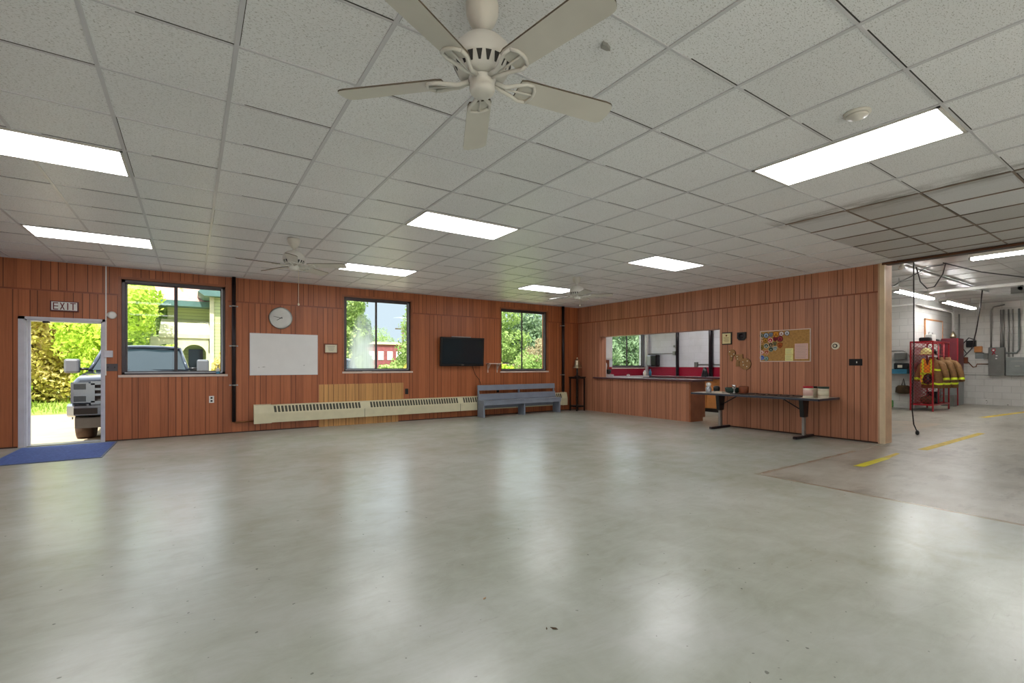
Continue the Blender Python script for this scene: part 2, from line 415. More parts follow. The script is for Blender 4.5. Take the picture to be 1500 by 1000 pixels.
# ------------------------------------------------------------------ dimensions
YA, XB, H, ZC, ZG = 10.13, 9.08, 1.25, 2.868, 3.20
XW, YS, XP = -5.2, -5.0, 9.33          # west wall, south wall, kitchen face of partition
S = .6096; GX, GY = -.42, 4.0
YE = 2.96                               # free end of the partition
XG, YG, XJ = 20.7, 4.85, 17.2           # garage far wall, its left wall, the jog
XK = 12.0                               # kitchen east wall

def wall_y(name, y0, y1, x0, x1, z0, z1, holes, mat, label):
    m = MB(); xs = x0
    for (a, b, c, d) in sorted(holes):
        if a > xs: m.box(xs, a, y0, y1, z0, z1)
        if c > z0: m.box(a, b, y0, y1, z0, c)
        if d < z1: m.box(a, b, y0, y1, d, z1)
        xs = b
    if xs < x1: m.box(xs, x1, y0, y1, z0, z1)
    return tag(m.build(name, mat), label, 'wall', kind='structure')

WINS = [(-.97, .52, 1.08, 2.68), (2.62, 4.10, 1.11, 2.68), (6.49, 7.99, 1.09, 2.69)]
DOOR = (-2.10, -1.20, 0, 1.96)
wall_y('wall_north', YA, YA+.24, XW, XP, -.1, ZC+.1, WINS+[DOOR], M['panelN'], 'wood panelled wall with the windows, exit door and heater')
KWIN = (10.46, 11.92, 1.17, 2.45)
wall_y('wall_kitchen_north', YA, YA+.24, XP, XK+.2, -.1, ZC+.1, [KWIN], M['blockK'], 'white block kitchen wall with red band under the sink window')
# partition with the serving opening
m = MB()
m.box(XB, XP, 9.27, YA, 0, ZC+.05); m.box(XB, XP, 5.76, 9.27, 2.0, ZC+.05); m.box(XB, XP, YE+.06, 5.76, 0, ZC+.05)
tag(m.build('wall_east', M['panelE']), 'wood panelled partition with the kitchen serving opening', 'wall', kind='structure')
m = MB(); m.box(XK, XK+.2, 5.0, YA, 0, ZC+.1); tag(m.build('wall_kitchen_east', M['blockK']), 'white block wall at the far side of the kitchen', 'wall', kind='structure')
m = MB(); m.box(XP, XK+.2, 5.02, 5.22, 0, ZG); tag(m.build('wall_kitchen_south', M['block']), 'block wall between kitchen and garage bay', 'wall', kind='structure')
m = MB(); m.box(XW-.2, XW, YS, YA, 0, ZC+.1); tag(m.build('wall_west', M['panelN']), 'wood panelled wall left of the exit door side', 'wall', kind='structure')
wall_y('wall_south', YS-.2, YS, XW, 9.2, 0, ZC+.1, [(-4.9, -.7, 0, 2.7), (-.3, 3.9, 0, 2.7), (4.3, 8.5, 0, 2.7)], M['panelN'], 'unseen wall behind, with wide openings added to let daylight in')  # openings out of view, added to bring daylight into the room
m = MB(); m.box(9.2, XG+.2, -7.2, -7.0, 0, ZG+.1); tag(m.build('wall_garage_south', M['block']), 'block wall at the near end of the garage bay', 'wall', kind='structure')
m = MB(); m.box(9.1, 9.3, -7.0, YS, 0, ZG+.1); tag(m.build('wall_garage_west', M['block']), 'block wall beside the garage bay', 'wall', kind='structure')
m = MB(); m.box(XG, XG+.2, -7.0, YG+.2, 0, ZG+.1); tag(m.build('wall_garage_east', M['block']), 'white block wall carrying the electrical panels', 'wall', kind='structure')
m = MB(); m.box(XJ, XG+.2, YG, YG+.2, 0, ZG+.1); m.box(XJ, XJ+.2, YG+.2, 8.2, 0, ZG+.1); tag(m.build('wall_garage_north', M['block']), 'white block wall behind the gear rack', 'wall', kind='structure')
m = MB(); m.box(XK+.2, XJ, 8.2, 8.4, 0, ZG+.1); tag(m.build('wall_garage_alcove', M['block']), 'white block wall at the back of the garage alcove', 'wall', kind='structure')
m = MB(); m.box(XW, XG, -7.0, YA, -.1, 0); tag(m.build('floor', M['floor']), 'grey green painted concrete floor', 'floor', kind='structure')

# ceiling of tiles and its grid
m = MB(); old = lambda x, y: x > 5.6 and y < 2.7
i0 = int(math.floor((XW-GX)/S)); i1 = int(math.ceil((XB-GX)/S)); j0 = int(math.floor((YS-GY)/S)); j1 = int(math.ceil((YA-GY)/S))
white_tiles = {(10, -3), (11, -3), (10, -5), (11, -5)}
for i in range(i0, i1):
    for j in range(j0, j1):
        xa, xb = max(XW, GX+i*S), min(XB+.05, GX+(i+1)*S); ya, yb = max(YS, GY+j*S), min(YA+.02, GY+(j+1)*S)
        if xb <= xa or yb <= ya: continue
        o_ = old((xa+xb)/2, (ya+yb)/2); m.mat(2 if (i, j) in white_tiles else 1 if o_ else 0)
        m.add([(xa, ya, ZC), (xb, ya, ZC), (xb, yb, ZC), (xa, yb, ZC)], [(0, 3, 2, 1)])
m.mat(0); m.box(XW, XB+.05, YS, YA+.02, ZC+.06, ZC+.1)
ceil = m.build('ceiling', [M['ceil'], M['ceil_old'], M['ceil_new']]); tag(ceil, 'suspended ceiling of white fissured tiles', 'ceiling', kind='structure')
g = MB(); go = MB(); T = .011
for i in range(i0, i1+1):
    x = GX+i*S
    if x < XW or x > XB: continue
    if x > 5.6:
        g.box(x-T, x+T, 2.78, YA, ZC-.006, ZC); go.box(x-T*1.1, x+T*1.1, YS, 2.78, ZC-.007, ZC)
    else: g.box(x-T, x+T, YS, YA, ZC-.006, ZC)
for j in range(j0, j1+1):
    y = GY+j*S
    if y < YS or y > YA: continue
    if y < 2.7: g.box(XW, 5.67, y-T*.6, y+T*.6, ZC-.005, ZC); go.box(5.67, XB, y-T*.7, y+T*.7, ZC-.006, ZC)
    else: g.box(XW, XB, y-T*.6, y+T*.6, ZC-.005, ZC)
g.box(XW, XB, YA-.022, YA, ZC-.008, ZC); g.box(XB-.022, XB, YE, YA, ZC-.008, ZC)
g.build('grid', M['tbar'], ceil); go.build('grid', M['tbar_old'], ceil)['label'] = 'rusty brown grid of the older ceiling part'
# dark strips standing in for the shadow gaps beside the tees
sh = MB(); rnd = random.Random(11)
for i in range(i0, i1):
    for j in range(j0, j1):
        x, y = GX+i*S, GY+j*S
        if x < XW or x+S > XB or y-.01 < YS: continue
        if rnd.random() < .8: a = rnd.uniform(0, .2); sh.box(x+.012+a, x+S-.012, y-T*.6-.006, y-T*.6+.001, ZC-.0015, ZC+.001)
        if rnd.random() < .15: sh.box(x+T, x+T+.004, y+.012, y+S-.012, ZC-.001, ZC+.001)
sh.build('tile_gap_shade', M['dark'], ceil)
m = MB(); m.box(XP, XK+.2, 5.2, YA+.1, ZC+.02, ZC+.1); tag(m.build('ceiling_kitchen', M['ceil_new']), 'kitchen ceiling', 'ceiling', kind='structure')
m = MB(); m.box(XB+.06, XG+.2, -7.2, 8.4, ZG, ZG+.1)
gc = m.build('ceiling_garage', M['gceil']); tag(gc, 'glossy white sheet metal ceiling of the garage bay', 'ceiling', kind='structure')
m = MB()
for k in range(14): m.box(9.4+k*.86, 9.41+k*.86, -7, 8.2, ZG-.006, ZG)
for k in range(5): m.box(9.3, XG, -5+k*2.44, -4.99+k*2.44, ZG-.006, ZG)
m.build('sheet_seam', M['seamg'], gc)
# header over the wide opening and the end post
m = MB(); m.mat(0).box(XB-.02, XB+.16, YS, YE, ZC-.03, ZG); m.mat(1).box(XB+.16, XB+.24, YS, YE, ZC-.02, ZG); m.mat(1).box(XB-.035, XB-.02, YS, YE, ZC-.04, ZC-.012)
tag(m.build('trim_header', [M['ebonyb'], M['headb']]), 'dark brown header beam over the opening to the garage bay', 'trim', kind='structure')
m = MB(); m.mat(0).box(XB-.012, XP+.06, YE-.02, YE+.06, 0, ZC); m.mat(1).box(XB-.018, XB+.03, YE-.028, YE+.035, 0, ZC)
tag(m.build('trim_post', [M['post'], M['postl']]), 'pale bare wood post capping the end of the partition', 'trim', kind='structure')
m = MB(); m.box(XW, WINS[0][0]-.03, YA-.006, YA, 2.395, 2.42)
xs = [WINS[0][1]+.03, WINS[1][0]-.03, WINS[1][1]+.03, WINS[2][0]-.03, WINS[2][1]+.03, XB]
for a, b in zip(xs[::2], xs[1::2]): m.box(a, b, YA-.006, YA, 2.405, 2.43)
m.box(XB-.02, XB, YA-.02, YA, 0, 2.42); tag(m.build('trim_north', M['seam']), 'dark batten covering the panel seam above the windows', 'trim', kind='structure')
m = MB(); m.box(XB-.006, XB, YE+.06, YA, 2.405, 2.43); tag(m.build('trim_east', M['seam']), 'dark batten covering the panel seam on the partition', 'trim', kind='structure')
m = MB()  # thin dark strip along the foot of the walls
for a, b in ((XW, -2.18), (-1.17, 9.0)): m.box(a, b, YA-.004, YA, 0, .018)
m.box(XB-.004, XB, YE+.06, 5.7, 0, .022); tag(m.build('wall_foot_line', M['carvedd']), 'thin dark line along the foot of the panelling', 'baseboard', kind='structure')

# ------------------------------------------------------------------ windows and the exit door
def window(name, x0, x1, z0, z1, mull, label, haze=None, trim=True, y=YA, darkf=.045):
    r = thing(name, ((x0+x1)/2, y, z0), label, 'window', kind='structure')
    if trim:
        m = MB()
        m.box(x0-.03, x1+.03, y-.012, y+.004, z1, z1+.03); m.box(x0-.03, x0, y-.012, y+.004, z0, z1); m.box(x1, x1+.03, y-.012, y+.004, z0, z1)
        m.box(x0, x0+.008, y, y+.2, z0, z1); m.box(x1-.008, x1, y, y+.2, z0, z1); m.box(x0, x1, y, y+.2, z1-.008, z1)
        m.build('casing', M['woodtrim'], r)
    box1('sill', M['woodtrim_l'], x0-.03, x1+.03, y-.02, y+.2, z0-.035, z0+.004, parent=r)
    f = MB(); a, b = y+.05, y+.13; w = darkf
    f.box(x0+.008, x0+w+.008, a, b, z0+.004, z1-.008); f.box(x1-w-.008, x1-.008, a, b, z0+.004, z1-.008)
    f.box(x0+.008, x1-.008, a, b, z0+.004, z0+w); f.box(x0+.008, x1-.008, a, b, z1-w-.01, z1-.008)
    f.build('window_frame', M['bronze'], r)
    xa, xb = x0+w+.008, x1-w-.008
    for q, (s0, s1, yy) in enumerate(((xa, mull+.025, y+.10), (mull-.025, xb, y+.07))):
        sm = MB(); w2 = .028; z0s, z1s = z0+w, z1-w-.01
        sm.box(s0, s0+w2, yy-.012, yy+.012, z0s, z1s); sm.box(s1-w2, s1, yy-.012, yy+.012, z0s, z1s)
        sm.box(s0, s1, yy-.012, yy+.012, z0s, z0s+.02); sm.box(s0, s1, yy-.012, yy+.012, z1s-.02, z1s)
        if q == 1: sm.box(mull-.02, mull-.005, yy-.028, yy-.012, (z0+z1)/2-.05, (z0+z1)/2+.03)
        so = sm.build('sash', M['bronze'] if q == 0 or name != 'window_3' else M['bronze'], r)
        gm = haze if haze and q == 0 else M['glass']
        box1('pane', gm, s0+w2-.004, s1-w2+.004, yy-.003, yy+.003, z0s+.016, z1s-.016, parent=so)
    box1('track', M['track'], xb-.012, xb+.004, y+.04, y+.058, z0+w, z1-w, parent=r)
    box1('track', M['track'], xa-.004, xb, y+.03, y+.05, z0+w-.012, z0+w+.004, parent=r)
    return r
window('window_1', *WINS[0], -.225, 'two pane sliding window beside the exit door')
window('window_2', *WINS[1], 3.325, 'middle sliding window with a fogged left pane', haze=glass_mat('fogged_glass', (2.72, 3.36, 1.1, 2.35)))
window('window_3', *WINS[2], 7.20, 'sliding window right of the television')
window('window_4', *KWIN, 11.17, 'kitchen sliding window above the sink counter', trim=False)

r = thing('door_1', (-1.65, YA, 0), 'open exit doorway with a pale steel frame', 'door', kind='structure')
d0, d1, _, dz = DOOR; m = MB()
m.box(d0-.07, d0, YA-.018, YA+.01, 0, dz+.03); m.box(d1, d1+.035, YA-.018, YA+.01, 0, dz+.03); m.box(d0-.07, d1+.035, YA-.018, YA+.01, dz-.01, dz+.03)
m.box(d0, d0+.02, YA, YA+.24, 0, dz); m.box(d0+.02, d0+.045, YA+.07, YA+.10, 0, dz-.02); m.box(d1-.02, d1, YA, YA+.24, 0, dz); m.box(d0, d1, YA, YA+.24, dz-.03, dz)
m.build('door_frame', M['steel_w'], r)
box1('threshold', M['steel'], d0+.02, d1-.02, YA, YA+.24, 0, .012, parent=r)
box1('closer_bracket', M['blackm'], d0+.19, d0+.26, YA+.02, YA+.10, dz-.055, dz-.03, parent=r)

# ------------------------------------------------------------------ ceiling fixtures
def troffer(x0, y0, long_x, label, lens='lamp', grp='recessed ceiling lights'):
    lx, ly = (2*S, S) if long_x else (S, 2*S)
    r = thing('ceiling_light', (x0+lx/2, y0+ly/2, ZC), label, 'ceiling light', grp)
    a = MB(); e = .018
    a.box(x0+.012, x0+e+.012, y0+.012, y0+ly-.012, ZC-.012, ZC-.001); a.box(x0+lx-e-.012, x0+lx-.012, y0+.012, y0+ly-.012, ZC-.012, ZC-.001)
    a.box(x0+.012, x0+lx-.012, y0+.012, y0+e+.012, ZC-.012, ZC-.001); a.box(x0+.012, x0+lx-.012, y0+ly-e-.012, y0+ly-.012, ZC-.012, ZC-.001)
    a.build('frame', M['fanw'], r)
    box1('diffuser', M[lens], x0+e+.01, x0+lx-e-.01, y0+e+.01, y0+ly-e-.01, ZC-.009, ZC-.002, parent=r)
    return r
gx = lambda i: GX+i*S
gy = lambda j: GY+j*S
troffer(gx(-2), gy(1), True, 'long recessed light cut by the left edge of the photo, nearest on the left')
troffer(gx(-2), gy(6), True, 'recessed light on the left, nearer the exit door wall')
troffer(gx(4), gy(1), True, 'recessed light in the middle of the ceiling')
troffer(gx(4), gy(6), True, 'recessed light just right of the fan over the clock')
troffer(gx(10), gy(1), True, 'small looking recessed light toward the serving opening')
troffer(gx(10), gy(6), True, 'recessed light half behind the fan nearest the far corner')
troffer(gx(7), gy(-5), False, 'large bright recessed light at right beside the smoke detector', 'lampR')
for x_, y_, lx_ in ((gx(-2), gy(-5), True), (gx(1), gy(-9), True), (gx(7), gy(-11), False)):  # lamps out of view, added to help light the room
    troffer(x_, y_, lx_, 'unseen recessed light added behind the viewpoint')
r = thing('smoke_detector', (3.54, 1.29, ZC), 'round white smoke detector beside the large bright light', 'smoke detector')
MB().lathe([(.075, 0), (.075, -.012), (.062, -.016)], (3.54, 1.29, ZC-.001)).build('base', M['fanw'], r)
MB().lathe([(.06, -.016), (.056, -.03), (.03, -.036), (.028, -.042), (0, -.042)], (3.54, 1.29, ZC-.001)).build('sensor', M['fanw'], r)
m = MB(); m.prism([(-.03, -.012), (.0, -.016), (.035, 0), (.02, .012), (-.02, .014)], ZC-.02, ZC-.002)
for v in range(len(m.v)): m.v[v] = (m.v[v][0]+1.733, m.v[v][1]+1.726, m.v[v][2])
tag(m.build('ceiling_hook', M['steel']), 'small bent metal hook hanging from a tile right of the large fan', 'hook')

def make_fan(x, y, phase, label, R=.68, chain=.0):
    r = thing('ceiling_fan', (x, y, ZC), label, 'ceiling fan', 'white five blade ceiling fans')
    MB().lathe([(.072, 0), (.074, -.012), (.072, -.05), (.055, -.09), (.028, -.115), (.02, -.125)], (x, y, ZC-.001), 32).build('canopy', M['fanw'], r)
    MB().lathe([(.014, -.11), (.014, -.19)], (x, y, ZC), 16).build('downrod', M['fanw'], r)
    mo = MB().lathe([(.02, -.150), (.05, -.158), (.095, -.178), (.124, -.210), (.133, -.245), (.133, -.272), (.128, -.278), (.108, -.322), (.085, -.333), (.04, -.335)], (x, y, ZC), 40).build('motor_housing', M['fanw'], r)
    v = MB()
    for k in range(20):
        a = 2*PI*k/20; ca, sa = math.cos(a), math.sin(a); w = .013
        p = lambda rr, t, z: (x+rr*ca-t*sa, y+rr*sa+t*ca, ZC+z)
        v.add([p(.1275, -w, -.283), p(.1275, w, -.283), p(.1110, w*.35, -.3185), p(.1110, -w*.35, -.3185)], [(0, 1, 2, 3)])
    v.build('vent', M['dark'], mo)
    MB().lathe([(.04, -.32), (.042, -.335), (.060, -.338), (.062, -.346), (.056, -.35), (.056, -.378), (.058, -.382), (.054, -.397), (.048, -.405), (.02, -.408), (0, -.408)], (x, y, ZC), 32).build('switch_housing', M['fanw'], r)
    zb = -.340
    for k in range(5):
        a = phase+2*PI*k/5; ca, sa = math.cos(a), math.sin(a); tilt = math.radians(-13)
        def p(rr, t, z, ca=ca, sa=sa): return (x+rr*ca-t*math.cos(tilt)*sa, y+rr*sa+t*math.cos(tilt)*ca, ZC+zb+z+t*math.sin(tilt))
        poly = [(.175, -.052), (.20, -.06)]
        for q in range(9):
            c = -PI/2+PI*q/8; ex = .5
            poly.append((R-.05+.05*max(0, math.cos(c))**.7, .069*math.copysign(abs(math.sin(c))**.6, math.sin(c))))
        poly += [(.20, .06), (.175, .052)]
        b = MB(); n = len(poly)
        b.add([p(u, w, .004) for u, w in poly]+[p(u, w, -.004) for u, w in poly], [tuple(range(n)), tuple(range(n, 2*n))[::-1]])
        b.mat(1); b.add([p(u, w, .0042) for u, w in poly]+[p(u, w, -.0038) for u, w in poly], [(i, (i+1) % n, n+(i+1) % n, n+i) for i in range(n)])
        bo = b.build('blade', [M['fanb'], M['fanedge']], r)
        br = MB()
        for sgn in (-1, 1):
            br.tube([p(.06, sgn*.008, -.006), p(.11, sgn*.014, -.018), p(.15, sgn*.03, -.014), p(.20, sgn*.052, -.012), p(.235, sgn*.05, -.010)], [.010, .010, .009, .008, .008], 8)
        br.tube([p(.235, -.05, -.010), p(.252, -.025, -.010), p(.256, 0, -.010), p(.252, .025, -.010), p(.235, .05, -.010)], .008, 8)
        br.tube([p(.11, 0, -.018), p(.17, 0, -.014), p(.255, 0, -.010)], .005, 6)
        br.build('blade_bracket', M['fanw'], bo)
    if chain:
        MB().tube([(x+.045, y-.03, ZC-.39), (x+.05, y-.03, ZC-.42), (x+.05, y-.03, ZC-.42-chain)], .0025, 6).build('pull_chain', M['ivory'], r)
        MB().lathe([(.0, .02), (.008, .012), (.012, 0), (.008, -.014), (0, -.018)], (x+.05, y-.03, ZC-.42-chain), 12).build('chain_pull', M['ivory'], r)
    return r
make_fan(1.08, 1.84, math.radians(-8.5), 'large white ceiling fan nearest the viewer', .685)
make_fan(1.09, 6.62, math.radians(-30), 'white ceiling fan with a long pull chain over the clock', .655, .42)
make_fan(5.90, 6.61, math.radians(30), 'smallest looking ceiling fan, near the far corner', .655, .10)

# ------------------------------------------------------------------ things on the north wall
yw = YA
r = thing('exit_sign', (-1.645, yw, 2.175), 'EXIT sign with dark red letters above the open door', 'exit sign')
box1('case', M['maroon'], -1.81, -1.485, yw-.05, yw, 2.09, 2.245, parent=r)
box1('face', M['white'], -1.797, -1.498, yw-.054, yw-.05, 2.104, 2.233, parent=r)
m = MB(); yl = (yw-.058, yw-.0535); st = .013; z0, z1 = 2.112, 2.222
x = -1.778; m.box(x, x+st, *yl, z0, z1); [m.box(x, x+.06, *yl, zz, zz+st) for zz in (z0, (z0+z1)/2-st/2, z1-st)]
x = -1.700; L = .058
for s_ in (0, 1): m.prism([(x+(L-st if s_ else 0), z0), (x+(L if s_ else st), z0), (x+(st if s_ else L), z1), (x+(0 if s_ else L-st), z1)], *yl, axis='y')
x = -1.615; m.box(x, x+st, *yl, z0, z1)
x = -1.580; m.box(x, x+.066, *yl, z1-st, z1); m.box(x+.027, x+.027+st, *yl, z0, z1)
m.build('lettering', M['exitred'], r)

r = thing('conduit_run', (-1.15, yw, 1.05), 'white surface conduit with a junction box right of the exit door', 'conduit')
MB().box(-1.162, -1.146, yw-.016, yw, 1.49, ZC-.01).box(-1.166, -1.15, yw-.012, yw, 1.08, 1.38).build('raceway', M['white'], r)
box1('junction_box', M['steel_w'], -1.175, -1.065, yw-.05, yw, 1.375, 1.485, parent=r, r=.006)
r = thing('wall_alarm', (-1.08, yw, 2.065), 'round white alarm on the wall beside the EXIT sign', 'alarm')
MB().lathe([(.062, 0), (.062, .02), (.05, .034), (.02, .04), (0, .04)], (-1.08, yw, 2.065), 24, 'y').build('dome', M['white'], r).data.transform(Matrix.Scale(-1, 4, (0, 1, 0)))
r = thing('switch_plate', (-1.085, yw, 1.21), 'dark bronze switch plate under the junction box by the exit door', 'switch')
box1('plate', M['bronze'], -1.165, -1.005, yw-.008, yw, 1.15, 1.27, parent=r, r=.002)
for x in (-1.135, -1.05): MB().box(x, x+.012, yw-.02, yw-.008, 1.2, 1.225).build('toggle', M['blackm'], r)
def outlet(x, y, z, mat, label, ax='y', hole='dark'):
    r = thing('wall_outlet', (x, y, z), label, 'outlet')
    if ax == 'y':
        box1('plate', mat, x-.038, x+.038, y-.008, y, z-.062, z+.062, parent=r, r=.002)
        [MB().box(x-.016, x+.016, y-.0095, y-.008, z+q, z+q+.03).build('socket', M[hole], r) for q in (.012, -.042)]
    return r
outlet(.30, yw, .63, M['white'], 'white wall outlet below the window beside the exit door')
outlet(3.99, yw, .66, M['black'], 'black wall outlet right of the pale wood panel')
outlet(6.40, yw, .62, M['black'], 'black wall outlet behind the bench backrest')

r = thing('wall_clock', (1.43, yw, 2.155), 'round white wall clock above the whiteboard', 'clock')
c = (1.43, yw, 2.155)
flip = Matrix.Scale(-1, 4, (0, 1, 0))
MB().lathe([(.205, .0), (.21, .02), (.205, .045), (.19, .05), (.182, .036)], c, 48, 'y').build('bezel', M['steel'], r).data.transform(flip)
MB().lathe([(.185, .0), (.185, .034), (0, .034)], c, 48, 'y').build('face', M['white'], r).data.transform(flip)
m = MB()
for k in range(1, 13):
    a = 2*PI*k/12; text_mesh(str(k), .052, m, lambda u, v, a=a: (c[0]+.143*math.sin(a)+u, yw-.0355, c[2]+.143*math.cos(a)+v))
for k in range(60):
    a = 2*PI*k/60; q = .172; m.add([(c[0]+q*math.sin(a)+s1*.0015*math.cos(a)+s2*.005*math.sin(a), yw-.0352, c[2]+q*math.cos(a)-s1*.0015*math.sin(a)+s2*.005*math.cos(a)) for s1, s2 in ((-1, -1), (1, -1), (1, 1), (-1, 1))], [(0, 1, 2, 3)])
m.build('numerals', M['greym'], r)
def hand(ang, ln, w, yy):
    a = math.radians(ang); d = Vector((math.sin(a), 0, math.cos(a))); t_ = Vector((math.cos(a), 0, -math.sin(a))); o = Vector((c[0], yy, c[2]))
    b = MB(); ps = [o-d*.03-t_*w, o-d*.03+t_*w, o+d*ln+t_*w*.5, o+d*ln-t_*w*.5]; b.add(ps+[p+Vector((0, .002, 0)) for p in ps], [(0, 1, 2, 3), (4, 7, 6, 5), (0, 4, 5, 1), (1, 5, 6, 2), (2, 6, 7, 3), (3, 7, 4, 0)])
    b.build('hand', M['black'], r)
hand(237, .085, .008, yw-.041); hand(282, .135, .006, yw-.044)

r = thing('whiteboard', (1.505, yw, 1.06), 'blank whiteboard hung under the wall clock', 'whiteboard')
box1('surface', M['board'], .915, 2.095, yw-.016, yw-.004, 1.066, 1.84, parent=r)
m = MB(); a = .01
m.box(.905, 2.105, yw-.02, yw, 1.84, 1.85).box(.905, 2.105, yw-.02, yw, 1.056, 1.066).box(.905, .915, yw-.02, yw, 1.066, 1.84).box(2.095, 2.105, yw-.02, yw, 1.066, 1.84); m.build('frame', M['alu'], r)
for (x, z, w) in ((1.10, 1.21, .07), (1.83, 1.24, .04), (1.04, 1.20, .03)): MB().prism([(x, z), (x+w*.6, z+.012), (x+w, z+.004), (x+w*.5, z-.004)], yw-.0165, yw-.016, 'y').build('smudge', M['steel'], r)
r = thing('framed_certificate', (2.365, yw, 1.49), 'small framed certificate between whiteboard and middle window', 'frame')
m = MB(); m.box(2.23, 2.50, yw-.02, yw, 1.665, 1.685).box(2.23, 2.50, yw-.02, yw, 1.485, 1.505).box(2.23, 2.25, yw-.02, yw, 1.505, 1.665).box(2.48, 2.50, yw-.02, yw, 1.505, 1.665).build('frame', M['brown'], r)
box1('paper', M['paper'], 2.25, 2.48, yw-.012, yw-.004, 1.505, 1.665, parent=r)
m = MB()
for k in range(4): m.box(2.29+.01*k, 2.44-.01*k, yw-.0125, yw-.012, 1.625-.028*k, 1.632-.028*k)
m.build('print', M['ink'], r)

# patch of lighter panelling behind the heater
m = MB(); m.box(2.13, 3.91, yw-.012, yw, .5, .855).box(2.13, 3.79, yw-.012, yw, .002, .5); tag(m.build('wood_panel_patch', M['panelP']), 'pale wood panel patch on the wall behind the heater', 'wood panel')
r = thing('baseboard_heater', (4.76, yw, .16), 'long cream baseboard heater running along the window wall', 'heater')
prof = [(yw-.002, .16), (yw-.11, .16), (yw-.115, .335), (yw-.075, .485), (yw-.002, .495)]
MB().prism(prof, 1.26, 8.42, 'x').build('casing', M['beige'], r)
for a, b in ((.965, 1.26), (8.42, 8.60)):
    pr = [(yw-.001, .15), (yw-.118, .15), (yw-.123, .34), (yw-.08, .495), (yw-.001, .505)]
    MB().prism(pr, a, b, 'x').build('end_cap', M['beige'], r)
# slots along the sloped upper face
n1 = Vector((0, -.04, .15)).normalized(); sl = Vector((0, .04, .15)); nn = Vector((0, -.15, .04)).normalized()
m = {}; x = 1.31
while x < 8.36:
    if (x < 2.94) or (3.10 < x < 5.2) or (5.35 < x):
        lo = Vector((x, yw-.115, .335))+sl*.12+nn*.0012; hi = Vector((x, yw-.115, .335))+sl*.90+nn*.0012; w = Vector((.042, 0, 0)); lean = Vector((-.012, 0, 0))
        m.setdefault((x > 3)+(x > 5.3), MB()).add([lo, lo+w, hi+w+lean, hi+lean], [(0, 1, 2, 3)])
    x += .0635
for b in m.values(): b.build('louvre_grille', M['heatdark'], r)
[MB().box(x, x+.006, yw-.117, yw-.11, .16, .335).build('joint', M['heatdark'], r) for x in (3.02, 5.28, 6.9)]

def vpipe(x, z0, z1, label, clamps, r_=.033):
    r = thing('heating_pipe', (x, yw-.05, z0), label, 'pipe')
    MB().tube([(x, yw-.05, z0), (x, yw-.05, z1)], r_, 16).build('pipe', M['pipe'], r)
    for z in clamps: MB().lathe([(r_+.006, -.012), (r_+.006, .012)], (x, yw-.05, z), 16).box(x-.07, x+.07, yw-.012, yw, z-.012, z+.012).build('clamp', M['steel'], r)
    return r
r = vpipe(.645, .21, ZC-.008, 'dark vertical pipe right of the window beside the exit door', (2.33, 1.6, .88))
MB().tube([(.645, yw-.05, .235), (.65, yw-.05, .20), (.69, yw-.05, .195), (.97, yw-.05, .20)], .016, 10).build('copper_elbow', M['copper'], r)
r = vpipe(8.50, .52, ZC-.008, 'dark vertical pipe between the right window and the corner', (2.33, .98), .04)
MB().tube([(8.50, yw-.05, .54), (8.50, yw-.05, .49), (8.55, yw-.05, .40), (8.57, yw-.05, .34)], .014, 8).build('elbow', M['pipe'], r)

r = thing('television', (5.34, yw-.09, 1.22), 'black flat screen television on the wall between two windows', 'television')
tl = Matrix.Rotation(math.radians(3), 4, 'X'); pv = (5.34, yw-.08, 1.565)
MB().box(4.76, 5.92, yw-.135, yw-.075, 1.225, 1.905, tl, pv).build('cabinet', M['black'], r, .006)
MB().box(4.805, 5.875, yw-.1375, yw-.135, 1.28, 1.87, tl, pv).build('screen', M['screen'], r)
MB().box(5.05, 5.55, yw-.125, yw-.085, 1.906, 1.924, tl, pv).build('sensor_bar', M['steel'], r)
MB().box(5.31, 5.37, yw-.139, yw-.135, 1.248, 1.262, tl, pv).build('badge', M['chrome'], r)
MB().box(5.1, 5.58, yw-.09, yw, 1.4, 1.72).build('wall_mount', M['blackm'], r)
MB().tube([(5.62, yw-.06, 1.30), (5.68, yw-.02, 1.16), (5.74, yw-.012, 1.02), (5.85, yw-.012, .90), (5.90, yw-.012, .78), (5.90, yw-.012, .66)], .006, 8).build('power_cord', M['blackm'], r)
r = thing('wall_shelf', (6.32, yw, 1.29), 'narrow white shelf on two brackets beside the television', 'shelf')
box1('board', M['woodtrim_l'], 6.05, 6.62, yw-.16, yw-.001, 1.275, 1.295, parent=r)
for x in (6.09, 6.36): MB().box(x, x+.022, yw-.14, yw-.001, 1.26, 1.275).box(x, x+.022, yw-.022, yw-.001, 1.06, 1.26).tube([(x+.011, yw-.12, 1.265), (x+.011, yw-.02, 1.13)], .008, 6).build('bracket', M['woodtrim_l'], r)
m = MB(); m.bbox(6.5, 6.66, yw-.12, yw-.05, 1.296, 1.316, r=.005); tag(m.build('remote_control', M['black']), 'black remote control on the small white shelf', 'remote')
r = thing('soap_bottle', (.40, yw+.03, 1.085), 'clear pump bottle with green liquid on the sill beside the exit door window', 'bottle')
MB().lathe([(.03, 0), (.032, .005), (.032, .05)], (.40, yw+.01, 1.085), 16).build('liquid', M['teal'], r)
MB().lathe([(.031, .05), (.031, .085), (.012, .105), (.012, .115)], (.40, yw+.01, 1.085), 16).build('body', M['white'], r)
MB().lathe([(.012, .115), (.012, .13), (.004, .135), (.004, .16)], (.40, yw+.01, 1.085), 12).box(.375, .408, yw+.002, yw+.018, 1.24, 1.252).build('pump', M['black'], r)
m = MB(); m.bbox(.20, .345, yw-.012, yw+.045, 1.085, 1.115, r=.006); tag(m.build('board_eraser', M['bronze']), 'dark eraser lying on the sill of the window beside the exit door', 'eraser')
